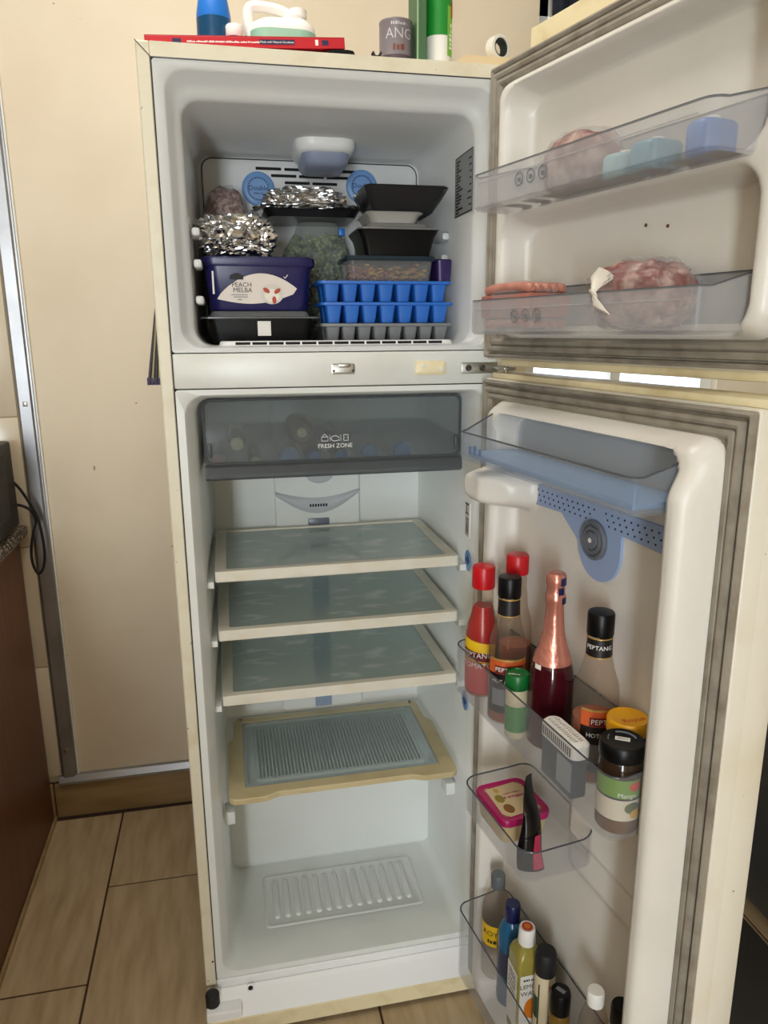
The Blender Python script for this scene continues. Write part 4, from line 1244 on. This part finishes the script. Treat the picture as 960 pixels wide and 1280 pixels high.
print_line('print_line', 0.038, 0.008, lambda v: on_cyl(0.0214, 0.045, -PI*0.26)((-v[1]*1, v[0], 0)), PRINTW, t)
MB().lathe([(0.0135, 0.1655), (0.0145, 0.167), (0.0145, 0.190), (0.012, 0.193)], 24).build('cap', GREEN, t)
t = thing('tape_roll', 'white ringed roll of dark tape on the hinge cover', 'tape', (0.547, 0.030, H+0.0133+0.0185))
t.rotation_euler = (PI/2, 0, 0.35)
MB().lathe([(0.0185, -0.008), (0.0185, 0.008), (0.0175, 0.0085), (0.0135, 0.0085), (0.0135, -0.0085), (0.0175, -0.0085), (0.0185, -0.008)], 32, cap0=False, cap1=False).build('ring', TAPEW, t)
MB().lathe([(0.0134, -0.007), (0.0134, 0.007), (0.0105, 0.007), (0.0105, -0.007), (0.0134, -0.007)], 32, cap0=False, cap1=False).build('tape', TAPEG, t)
# sheaf of papers hanging at the side
t = thing('paper_sheaf', 'sheaf of papers with dark purple ends hanging between refrigerator and wall', 'papers', (-0.006, 0.32, 1.20))
for i in range(6):
    x = -0.0015-0.0065*i
    b = MB().prism([(0.0-0.0002*i, 0.215), (x, 0.0), (x-0.0045, 0.0), (-0.0010-0.0003*i, 0.215)], 'y', -0.06, 0.06)
    b.build('sheet', [mat('olive paper', (150, 140, 104), 0.6), mat('dark paper', (54, 48, 56), 0.6)][i % 2], t, smooth=False)
    MB().box(x-0.0047, x+0.0002, -0.0603, 0.0603, -0.001, 0.012).build('dark_end', mat('purple print', (62, 46, 82), 0.6), t, smooth=False)

# ------------------------------------------------------------------ bottles and jars in the lower door
CAMP = Vector((0.09905, -1.21292, 0))
def door_thing(name, label, cat, u, n, z, turn=0.0, df=LD, group=None):
    p = df.at(u, n, z)
    d = CAMP-p
    return thing(name, label, cat, p, math.atan2(d.y, d.x)+PI/2+turn, group)
zb2 = 0.7130+0.0036
A0 = -PI/2
t = door_thing('sauce_bottle', 'red-capped bottle full of red tomato sauce with yellow and red label', 'bottle', 0.088, 0.077, zb2)
t.scale = (1, 1, 1.046)
MB().lathe([(0.0245, 0.0012), (0.0257, 0.004), (0.0257, 0.098), (0.0235, 0.112), (0.0185, 0.127), (0.0160, 0.140), (0.0150, 0.143)], 30).build('sauce', SAUCE, t)
MB().lathe([(0.026, 0), (0.0272, 0.003), (0.0272, 0.098), (0.025, 0.112), (0.0195, 0.128), (0.0170, 0.142), (0.0165, 0.172)], 30, cap1=False).build('bottle', BOTTLEG, t)
MB().lathe([(0.0178, 0.172), (0.0183, 0.174), (0.0183, 0.203), (0.0170, 0.206), (0.0120, 0.207)], 26).build('cap', RED, t)
la = band('label', LABY, t, 0.0274, 0.060, 0.096, A0-1.4, A0+0.9, 24, tilt=-0.010)
band('label_red', LABR, t, 0.0274, 0.010, 0.062, A0-1.4, A0+0.9, 24, tilt=-0.006)
band('name_panel', MAROON, t, 0.0276, 0.064, 0.078, A0-1.4, A0+0.55, 20, tilt=-0.006)
lettering('lettering', 'PEPTANG', 0.0125, on_cyl(0.0278, 0.069, A0-0.30), PRINTW, t)
lettering('lettering', 'TOMATO', 0.0125, on_cyl(0.0278, 0.052, A0-0.30), PRINTW, t)
def sauce_bottle(label, u, n, h, r, turn, level, neck, lab):
    t = door_thing('sauce_bottle', label, 'bottle', u, n, zb2, turn)
    s = h/0.222
    MB().lathe([(r*0.95, 0), (r, 0.003), (r, 0.112*s), (r*0.93, 0.128*s), (r*0.72, 0.146*s), (0.0165, 0.166*s), (0.0150, 0.176*s), (0.0150, h-0.031)], 32, cap1=False).build('bottle', BOTTLEG, t)
    if level:
        MB().lathe([(r*0.9, 0.0014), (r*0.955, 0.004), (r*0.955, level), (r*0.7, level+0.0005)], 30).build('sauce', SAUCE2, t)
    MB().lathe([(0.0168, h-0.031), (0.0172, h-0.029), (0.0172, h-0.003), (0.0160, h-0.0008), (0.0100, h)], 28).build('cap', BLACK if neck else RED, t)
    if neck:
        band('neck_label', LABK, t, 0.0168, h-0.058, h-0.034, A0-2.6, A0+2.6, 30, r1=0.0160)
        MB().lathe([(0.0171, h-0.0340), (0.0171, h-0.0325)], 28, cap0=False, cap1=False).build('neck_ring', GOLD, t)
        MB().lathe([(0.0173, h-0.0595), (0.0173, h-0.0580)], 28, cap0=False, cap1=False).build('neck_ring', GOLD, t)
    if lab:
        band('label', LABK, t, r+0.0003, 0.018*s, 0.080*s, A0-1.15, A0+1.15, 26)
        band('label_top', LABO, t, r+0.0004, 0.080*s, 0.100*s, A0-1.15, A0+1.15, 26)
        band('gold_edge', GOLD, t, r+0.0004, 0.100*s, 0.103*s, A0-1.15, A0+1.15, 26)
        band('name_panel', MAROON, t, r+0.0006, 0.0805*s, 0.0925*s, A0-0.75, A0+0.75, 20)
        lettering('lettering', 'PEPTANG', 0.0098, on_cyl(r+0.0009, 0.0865*s), PRINTW, t)
        lettering('lettering', 'HOT & SWEET', 0.0082, on_cyl(r+0.0006, 0.068*s), PRINTW, t)
        band('print_block', PRINTG, t, r+0.0005, 0.030*s, 0.056*s, A0-0.9, A0-0.15, 12)
    return t
sauce_bottle('nearly empty sauce bottle with black cap and HOT & SWEET label beside the tomato sauce', 0.178, 0.081, 0.2275, 0.0283, 0.1, 0.082, True, True)
t2 = sauce_bottle('clear red-capped sauce bottle standing at the back behind the black-capped one', 0.136, 0.0445, 0.2454, 0.0253, 0, 0.10, False, False)
t3 = sauce_bottle('sauce bottle with black cap and gold-edged neck label behind the white deodoriser', 0.352, 0.047, 0.231, 0.0296, 0.55, 0.085, True, True)
lettering('lettering', 'PEPTANG', 0.0082, on_cyl(0.0174, 0.231-0.045, A0-0.55), PRINTW, t3)
# pink sparkling wine
t = door_thing('wine_bottle', 'sparkling wine bottle with rose gold foil neck', 'bottle', 0.262, 0.057, zb2)
t.scale = (0.93, 0.93, 1.018)
MB().lathe([(0.030, 0), (0.0335, 0.004), (0.0335, 0.098), (0.0315, 0.114), (0.0270, 0.130), (0.0225, 0.142)], 36).build('bottle', WINE, t)
MB().lathe([(0.0292, 0.1235), (0.0262, 0.134), (0.0205, 0.149), (0.0160, 0.168), (0.0140, 0.190), (0.0130, 0.206), (0.0150, 0.210), (0.0152, 0.219), (0.0136, 0.223), (0.0132, 0.232), (0.0146, 0.236), (0.0146, 0.247), (0.0125, 0.251), (0.008, 0.252)], 32).build('foil_neck', PINKG, t)
band('blue_print', NAVYCAP, t, 0.0149, 0.235, 0.246, A0+0.5, A0+1.5, 8)
band('blue_print', NAVYCAP, t, 0.0155, 0.209, 0.218, A0+0.7, A0+1.5, 8)
band('blue_print', NAVYCAP, t, 0.0140, 0.222, 0.232, A0+0.3, A0+1.0, 8)
band('white_tag', PAPER, t, 0.0318, 0.100, 0.124, A0-0.95, A0-0.55, 6, r1=0.0300)
# green lidded jar
t = door_thing('mayonnaise_jar', 'small cream jar with green screw lid in the bottle bin', 'jar', 0.230, 0.093, zb2)
t.scale = (0.92, 0.92, 1.06)
MB().lathe([(0.0165, 0), (0.0178, 0.002), (0.0178, 0.066), (0.0160, 0.072)], 28).build('jar', MAYO, t)
MB().lathe([(0.0182, 0.0715), (0.0188, 0.073), (0.0188, 0.090), (0.0175, 0.0925), (0.0170, 0.0905)], 30).build('lid', GREEN, t)
band('label', mat('soft green label', (70, 140, 70), 0.45), t, 0.0181, 0.010, 0.048, A0-1.3, A0+1.3, 20)
print_line('print_line', 0.02, 0.004, lambda v: (v[0]-0.004, v[1]-0.002, 0.0909), PRINTW, t)
# white deodoriser box
t = thing('fridge_deodoriser', 'white slotted plastic deodoriser standing before the wine bottle', 'deodoriser', LD.at(0.360, 0.0960, zb2), LD.th)
MB().box(-0.036, 0.036, -0.0105, 0.0125, 0, 0.058, bev=0.003).build('cartridge', mat('dark blue grey plastic', (66, 76, 84), 0.35), t)
MB().box(-0.0345, -0.002, 0.0126, 0.0130, 0.010, 0.050).build('label', mat('pale label', (150, 156, 160), 0.4), t, smooth=False)
b = MB()
o1 = lambda d, z: zring(-0.040+d, 0.040-d, -0.0135+d, 0.0150-d, 0.011, z)
b.loft([o1(0, 0.057), o1(0, 0.074), o1(0.003, 0.078), o1(0.0065, 0.0785), o1(0.0065, 0.072)])
b.build('grille_frame', PAPER, t)
for i in range(15):
    x = -0.0315+i*0.0045
    MB().box(x-0.0011, x+0.0011, -0.0075, 0.0090, 0.0745, 0.0782, bev=0).build('slat', PAPER, t, smooth=False)
MB().box(-0.034, 0.034, -0.0005, 0.0020, 0.0745, 0.0786).build('slat', PAPER, t, smooth=False)
MB().box(-0.034, 0.034, -0.0070, 0.0085, 0.060, 0.0738).build('dark_inside', BLACKM, t, smooth=False)
for i in range(15):
    x = -0.0325+i*0.00464
    MB().box(x-0.0010, x+0.0010, 0.0148, 0.0155, 0.060, 0.0725).build('side_slot', DARKGREY, t, smooth=False)
# yellow lid jar
t = door_thing('yellow_lid_jar', 'brown jar with yellow lid lettered in red', 'jar', 0.412, 0.0425, zb2, -0.4)
t.scale = (0.94, 0.94, 1.0)
MB().lathe([(0.025, 0), (0.0262, 0.003), (0.0262, 0.085), (0.0240, 0.094)], 32).build('jar', DKBROWN, t)
MB().lathe([(0.0268, 0.094), (0.0275, 0.0955), (0.0275, 0.110), (0.0255, 0.113), (0.0245, 0.1125)], 36).build('lid', YELLOW, t)
rot = Matrix.Rotation(1.0, 3, 'Z')
lettering('lettering', 'Royco', 0.0125, lambda v: tuple(rot @ Vector((v[0], v[1]-0.006, 0.0))+Vector((0.004, 0, 0.1130))), LABR, t)
band('label', LABY, t, 0.0265, 0.02, 0.075, A0-1.5, A0+1.5, 24)
# black lid jar
t = door_thing('pickle_jar', 'glass jar with black lid and green and white mango label', 'jar', 0.4505, 0.0800, zb2, 0.15)
MB().lathe([(0.0240, 0), (0.0258, 0.003), (0.0258, 0.018)], 32).build('paste', BROWN, t)
MB().lathe([(0.0258, 0.0181), (0.0258, 0.078), (0.0240, 0.090), (0.0230, 0.092)], 32).build('jar', DKBROWN, t)
MB().lathe([(0.0258, 0.0915), (0.0264, 0.093), (0.0264, 0.108), (0.0245, 0.111), (0.0235, 0.1105)], 36).build('lid', BLACK, t)
band('label_white', mat('cream label', (222, 212, 190), 0.45), t, 0.0261, 0.019, 0.046, A0-1.6, A0+1.6, 26)
band('label_green', LABG, t, 0.0261, 0.048, 0.072, A0-1.6, A0+1.6, 26)
band('dark_band', LABK, t, 0.0262, 0.046, 0.0485, A0-1.6, A0+1.6, 26)
lettering('lettering', 'Mango', 0.0085, on_cyl(0.0264, 0.0525, A0+0.25), PRINTW, t)
for a, z, s_, m_ in ((0.55, 0.036, 0.0075, mat('avocado print', (84, 96, 50), 0.5)), (0.72, 0.028, 0.006, mat('mango print', (214, 168, 60), 0.5)), (0.62, 0.064, 0.006, mat('chilli print', (206, 70, 44), 0.5))):
    b = MB()
    b.grid(16, 4, lambda p_, q_: on_cyl(0.0265+0.0004*(a > 0.7), z, A0+a)((s_*1.4*q_*math.cos(p_*2*PI), s_*q_*math.sin(p_*2*PI))))
    b.build('fruit_print', m_, t, smooth=False, rec=False)
MB().box(-0.0085, 0.0085, -0.0040, 0.0040, 0.1111, 0.1115, mtx=Matrix.Rotation(-0.15, 4, 'Z')).build('lid_sticker', PAPER, t, smooth=False)
b = MB()
b.tube([(0.0165*math.cos(k*PI/24), 0.0165*math.sin(k*PI/24), 0.1110) for k in range(2, 16)], 0.0012, 4)
b.tube([(0.0165*math.cos(k*PI/24), 0.0165*math.sin(k*PI/24), 0.1110) for k in range(20, 26)], 0.0008, 4)
b.build('lid_print', PRINTG, t)
print_line('print_line', 0.012, 0.002, lambda v: tuple(Matrix.Rotation(-0.15, 3, 'Z') @ Vector((v[0], v[1], 0))+Vector((0, 0, 0.1117))), PRINTK, t)

# small bin: spread tub and sachet
zb3 = 0.5500+0.0036
t = thing('spread_tub', 'small margarine tub with magenta lid and cream printed top', 'tub', LD.at(0.213, 0.084, zb3), LD.th)
MB().loft([zring(-0.042, 0.042, -0.036, 0.036, 0.012, 0.0), zring(-0.046, 0.046, -0.040, 0.040, 0.014, 0.034)], True, True).build('tub', TUBTOP, t)
MB().loft([zring(-0.0485, 0.0485, -0.0425, 0.0425, 0.016, 0.031), zring(-0.0490, 0.0490, -0.0430, 0.0430, 0.016, 0.039), zring(-0.0475, 0.0475, -0.0415, 0.0415, 0.015, 0.0415), zring(-0.045, 0.045, -0.039, 0.039, 0.014, 0.0405)], True, True).build('lid', MAGENTA, t)
b = MB()
n_ = 84
per = zring(-0.0385, 0.0385, -0.0325, 0.0325, 0.008, 0.0411, 20)
vs = []
for i, (x, y, z) in enumerate(per):
    k = 1.0 if i % 2 else 0.90
    vs.append(b.bm.verts.new((x*k, y*k, z)))
b.bm.faces.new(vs)
lt = b.build('printed_top', TUBTOP, t, smooth=False, rec=False)
def tl(v, o):
    # text reads across the lid as seen from the room
    return (-0.0+o[0]-v[1]*1.0, o[1]-v[0], 0.0415)
print_line('print_line', 0.034, 0.006, lambda v: (0.004+v[1]*-1, -0.006+v[0], 0.0415), MAGENTA, lt)
print_line('print_line', 0.026, 0.003, lambda v: (0.014+v[1]*-1, -0.006+v[0], 0.0415), MAGENTA, lt)
for (x, y, a, c, m_) in ((0.006, 0.018, 0.010, 0.007, mat('olive print', (140, 122, 40), 0.5)), (-0.020, 0.016, 0.011, 0.008, mat('toast print', (128, 84, 36), 0.5)), (0.026, 0.014, 0.006, 0.004, mat('corn print', (190, 150, 60), 0.5))):
    b = MB()
    vs = [b.bm.verts.new((x+a*math.cos(k*PI/9), y+c*math.sin(k*PI/9), 0.0414)) for k in range(18)]
    b.bm.faces.new(vs)
    b.build('food_print', m_, lt, smooth=False, rec=False)
t = thing('sachet', 'black and pink foil sachet standing edge-on beside the magenta tub', 'sachet', LD.at(0.3120, 0.1080, zb3), LD.th+1.25)
b = MB()
rings = []
for i in range(17):
    h = i/16
    w = 0.0195*(1-0.66*h**1.4)
    th = 0.0085*(1-h)**0.6*(0.7+0.6*math.sin(h*4+0.4))+0.0006
    tw = 0.7*h
    cx, cy = 0.004*h+0.002*math.sin(h*9), -0.016*h
    rings.append([(cx+w*math.cos(k*PI/10)*math.cos(tw)-th*math.sin(k*PI/10)*math.sin(tw), cy+w*math.cos(k*PI/10)*math.sin(tw)+th*math.sin(k*PI/10)*math.cos(tw), 0.138*h) for k in range(20)])
b.loft(rings, True, True)
b.build('pouch', mat('black foil film', (14, 13, 15), 0.16), t, ang=30)
b = MB()
def pf(a, c):
    h = 0.02+0.36*c
    w = 0.0195*(1-0.66*h**1.4)
    th = 0.0085*(1-h)**0.6*(0.7+0.6*math.sin(h*4+0.4))+0.0012
    an = 1.7+a*1.1*(1-0.4*c)
    tw = 0.7*h
    cx, cy = 0.004*h+0.002*math.sin(h*9), -0.016*h
    return (cx+w*math.cos(an)*math.cos(tw)-th*math.sin(an)*math.sin(tw), cy+w*math.cos(an)*math.sin(tw)+th*math.sin(an)*math.cos(tw), 0.138*h)
b.grid(8, 8, pf).build('pink_print', PINKP, t, rec=False)

# bottom bin
zb4 = 0.165+0.0036
t = door_thing('water_bottle', 'clear plastic bottle with grey cap and yellow label', 'bottle', 0.1115, 0.0450, zb4)
MB().lathe([(0.0245, 0), (0.026, 0.004), (0.026, 0.115), (0.0245, 0.140), (0.018, 0.162), (0.012, 0.172), (0.011, 0.178)], 30).build('bottle', BOTTLEG, t)
MB().lathe([(0.0120, 0.176), (0.0124, 0.178), (0.0124, 0.199), (0.0112, 0.202)], 24).build('cap', GREYCAP, t)
band('label', LABY, t, 0.0262, 0.070, 0.112, A0-1.5, A0+1.5, 24)
lettering('lettering', 'ROYAL', 0.0150, on_cyl(0.0265, 0.096, A0-0.1), PRINTK, t)
print_line('print_line', 0.026, 0.008, on_cyl(0.0265, 0.081, A0-0.1), PRINTK, t)
t = door_thing('blue_bottle', 'blue liquid bottle with navy cap next to the lemon bottle', 'bottle', 0.1725, 0.0500, zb4)
MB().lathe([(0.0215, 0), (0.023, 0.004), (0.023, 0.132), (0.0215, 0.146), (0.015, 0.158), (0.0125, 0.162)], 30).build('bottle', BLUEBOT, t)
MB().lathe([(0.0122, 0.160), (0.0128, 0.162), (0.0128, 0.190), (0.0116, 0.193)], 26).build('cap', NAVYCAP, t)
band('label', mat('slate label', (56, 62, 84), 0.4), t, 0.0232, 0.060, 0.108, A0-1.5, A0+1.5, 24)
print_line('print_line', 0.018, 0.006, on_cyl(0.0235, 0.080, A0+0.3), PRINTG, t)
t = door_thing('lemon_bottle', 'yellow-green square bottle with white cap and LEMON WASH label', 'bottle', 0.232, 0.0580, zb4, 0.45)
MB().loft([zring(-0.021, 0.021, -0.021, 0.021, 0.006, 0.0), zring(-0.022, 0.022, -0.022, 0.022, 0.007, 0.003), zring(-0.022, 0.022, -0.022, 0.022, 0.007, 0.150), zring(-0.0195, 0.0195, -0.0195, 0.0195, 0.010, 0.162), zring(-0.0125, 0.0125, -0.0125, 0.0125, 0.0122, 0.172)], True, True).build('bottle', LEMON, t, ang=50)
MB().lathe([(0.0135, 0.1715), (0.0142, 0.173), (0.0130, 0.198), (0.0118, 0.201), (0.0110, 0.2005)], 28).build('cap', PAPER, t)
q = MB().lathe([(0.0085, 0), (0.0085, 0.0005), (0.0072, 0.0005), (0.0072, 0.0002)], 24, (0, 0, 0.2008)).build('cap_ring', LABR, t)
MB().lathe([(0.0055, 0), (0.0055, 0.0006)], 20, (0, 0, 0.2008)).build('cap_print', ORANGE, t)
for fa in (0, 1):
    R_ = Matrix.Rotation(-PI/2*fa, 4, 'Z')
    MB().box(-0.0185, 0.0185, -0.0226, -0.0222, 0.02, 0.128, mtx=R_).build('label', PAPER, t, smooth=False)
    for zz in ((0.120,) if fa == 0 else (0.119, 0.112, 0.103, 0.095, 0.085)):
        print_line('print_line', 0.026, 0.0042, lambda v: tuple(R_ @ Vector((v[0], -0.0229, zz+v[1]))), PRINTK, t, seed=int(zz*1e4))
    for k, (tx, sz, zz) in enumerate((('LEMON', 0.0112, 0.107), ('WASH', 0.0118, 0.0935)) if fa == 0 else ()):
        lettering('lettering', tx, sz, lambda v: tuple(R_ @ Vector((v[0], -0.0229, zz+v[1]))), PRINTK, t)
b = MB()
vs = [b.bm.verts.new((0.003+0.0135*math.cos(k*PI/10), -0.0229, 0.064+0.020*math.sin(k*PI/10))) for k in range(20)]
b.bm.faces.new(vs)
b.build('orange_print', ORANGE, t, smooth=False, rec=False)
t = door_thing('spray_tube', 'slim ivory can with black cap and dark green stripe', 'can', 0.2850, 0.0560, zb4)
MB().lathe([(0.0150, 0), (0.0158, 0.003), (0.0158, 0.158), (0.0150, 0.164)], 26).build('can', IVORY, t)
MB().lathe([(0.0160, 0.1635), (0.0165, 0.165), (0.0165, 0.196), (0.0145, 0.202), (0.010, 0.2025)], 28).build('cap', BLACKM, t)
band('stripe', PRINTK, t, 0.0160, 0.0, 0.150, A0-0.60, A0-0.45, 3)
band('green_panel', mat('deep green print', (20, 70, 44), 0.5), t, 0.0160, 0.085, 0.125, A0-1.5, A0-0.62, 8)
band('red_print', LABR, t, 0.0160, 0.141, 0.150, A0+0.5, A0+0.9, 5)
print_line('print_line', 0.04, 0.004, lambda v: on_cyl(0.0160, 0.075, A0+0.55)((v[1]*-1, v[0], 0)), PRINTK, t)
t = door_thing('sauce_vial', 'short amber bottle with black cap and price sticker', 'bottle', 0.3290, 0.0570, zb4)
MB().lathe([(0.0145, 0), (0.0152, 0.003), (0.0152, 0.128), (0.0135, 0.136)], 26).build('bottle', AMBER, t)
MB().lathe([(0.0150, 0.1355), (0.0154, 0.137), (0.0154, 0.166), (0.0140, 0.171), (0.010, 0.1715)], 26).build('cap', BLACK, t)
MB().box(-0.0070, 0.0070, -0.0032, 0.0032, 0.1716, 0.1720, mtx=Matrix.Rotation(-0.5, 4, 'Z')).build('price_sticker', PRINTG, t, smooth=False)
t = door_thing('clear_bottle', 'clear bottle with white cap beside the black-capped pot', 'bottle', 0.3960, 0.0470, zb4)
MB().lathe([(0.021, 0), (0.0225, 0.004), (0.0225, 0.150), (0.021, 0.180), (0.014, 0.206), (0.0105, 0.214)], 28).build('bottle', BOTTLEG, t)
MB().lathe([(0.0115, 0.2120), (0.0120, 0.214), (0.0120, 0.232), (0.0105, 0.2345)], 26).build('cap', PAPER, t)
t = door_thing('black_cap_bottle', 'white bottle with black flip cap at the free end of the bottom bin', 'bottle', 0.4460, 0.0440, zb4)
MB().lathe([(0.0150, 0), (0.0160, 0.004), (0.0160, 0.215), (0.0135, 0.228)], 26).build('bottle', PAPER, t)
MB().lathe([(0.0138, 0.2275), (0.0142, 0.229), (0.0142, 0.255), (0.0125, 0.259)], 26).build('cap', BLACK, t)

# ------------------------------------------------------------------ freezer door food
zf1 = 1.4580+0.0036
t = thing('meat_bag', 'pale pink frozen meat bag in the upper freezer door bin', 'bag', FD.at(0.232, 0.062, zf1), FD.th)
lumpy('meat', MEAT, t, (0, 0, 0.034), (0.058, 0.030, 0.034), 0.12, 2.2, 4, 11, floor=0.0)
lumpy('bag_film', FILM, t, (0, 0, 0.035), (0.062, 0.033, 0.036), 0.12, 2.6, 4, 12, floor=0.0, ang=20)
def ice_pack(u, label, m, w, h):
    t = thing('ice_pack', label, 'ice pack', FD.at(u, 0.068, zf1), FD.th, 'ice packs in the freezer door')
    MB().loft([zring(-w, w, -0.022, 0.022, 0.010, 0.0), zring(-w, w, -0.024, 0.024, 0.010, 0.004), zring(-w, w, -0.024, 0.024, 0.010, h-0.004), zring(-w+0.003, w-0.003, -0.021, 0.021, 0.009, h)], True, True).build('pack', m, t)
    MB().lathe([(0.007, h), (0.007, h+0.004), (0.006, h+0.005)], 18).build('plug', PAPER, t)
ice_pack(0.318, 'pale cyan ice pack next to the pink meat bag in the freezer door', mat('pale cyan plastic', (150, 196, 206), 0.4), 0.016, 0.026)
ice_pack(0.365, 'cyan ice pack between the pale cyan and the blue one', CYAN, 0.020, 0.030)
ice_pack(0.438, 'strong blue ice pack at the end of the freezer door bin', BLUESP, 0.016, 0.034)
zf2 = 1.2895+0.0036
t = thing('sausage_pack', 'pack of pink sausages in the lower freezer door bin', 'sausages', FD.at(0.134, 0.068, zf2), FD.th)
for i in range(5):
    for k in range(2):
        yy = -0.026+i*0.013
        b = MB().tube(smooth_path([(-0.055, yy, 0.010+k*0.046), (-0.03, yy+0.001, 0.012+k*0.047), (0.03, yy, 0.012+k*0.047), (0.053, yy, 0.010+k*0.046)], 4), [0.004]+[0.0066]*3+[0.0068]*5+[0.0066]*3+[0.004], 10)
        b.build('sausage', SAUSAGE, t)
MB().box(-0.060, 0.058, -0.034, 0.034, 0.018, 0.050, bev=0.003).build('tray', mat('clear red tray', (176, 110, 96), 0.3), t)
lumpy('wrap', FILM, t, (0, 0, 0.0345), (0.062, 0.037, 0.0345), 0.02, 3, 4, 21, floor=0.0, ang=20)
t = thing('meat_bag', 'tied clear bag of red meat in the lower freezer door bin', 'bag', FD.at(0.352, 0.064, zf2), FD.th)
lumpy('meat', MEAT, t, (0.0, 0, 0.039), (0.066, 0.034, 0.038), 0.15, 2.6, 5, 15, floor=0.0)
lumpy('bag_film', FILM, t, (0.0, 0, 0.040), (0.070, 0.037, 0.040), 0.17, 3.4, 5, 16, floor=0.0, ang=15)
b = MB()
pts = smooth_path([(0.030, 0.026, 0.066), (0.020, 0.046, 0.056), (0.013, 0.0575, 0.046), (0.010, 0.060, 0.040), (0.002, 0.061, 0.032), (-0.008, 0.062, 0.022)], 5)
rings = []
nn_ = len(pts)-1
for i, p in enumerate(pts):
    h = i/nn_
    w = 0.014-0.0105*sst(0, 0.5, h)+0.009*sst(0.62, 1, h)
    th = 0.008-0.0045*sst(0, 0.5, h)-0.0012*sst(0.65, 1, h)
    if abs(h-0.56) < 0.07:
        w, th = 0.0065, 0.006
    rings.append([(p.x+w*math.cos(k*PI/9)*(1+0.35*noise.noise(Vector((k*1.3, h*7, 1)))), p.y+th*math.sin(k*PI/9)*0.5, p.z+0.6*th*math.sin(k*PI/9)+0.35*w*math.cos(k*PI/9)) for k in range(18)])
b.loft(rings, True, True)
b.build('knot', mat('white bag knot', (226, 218, 204), 0.4), t)
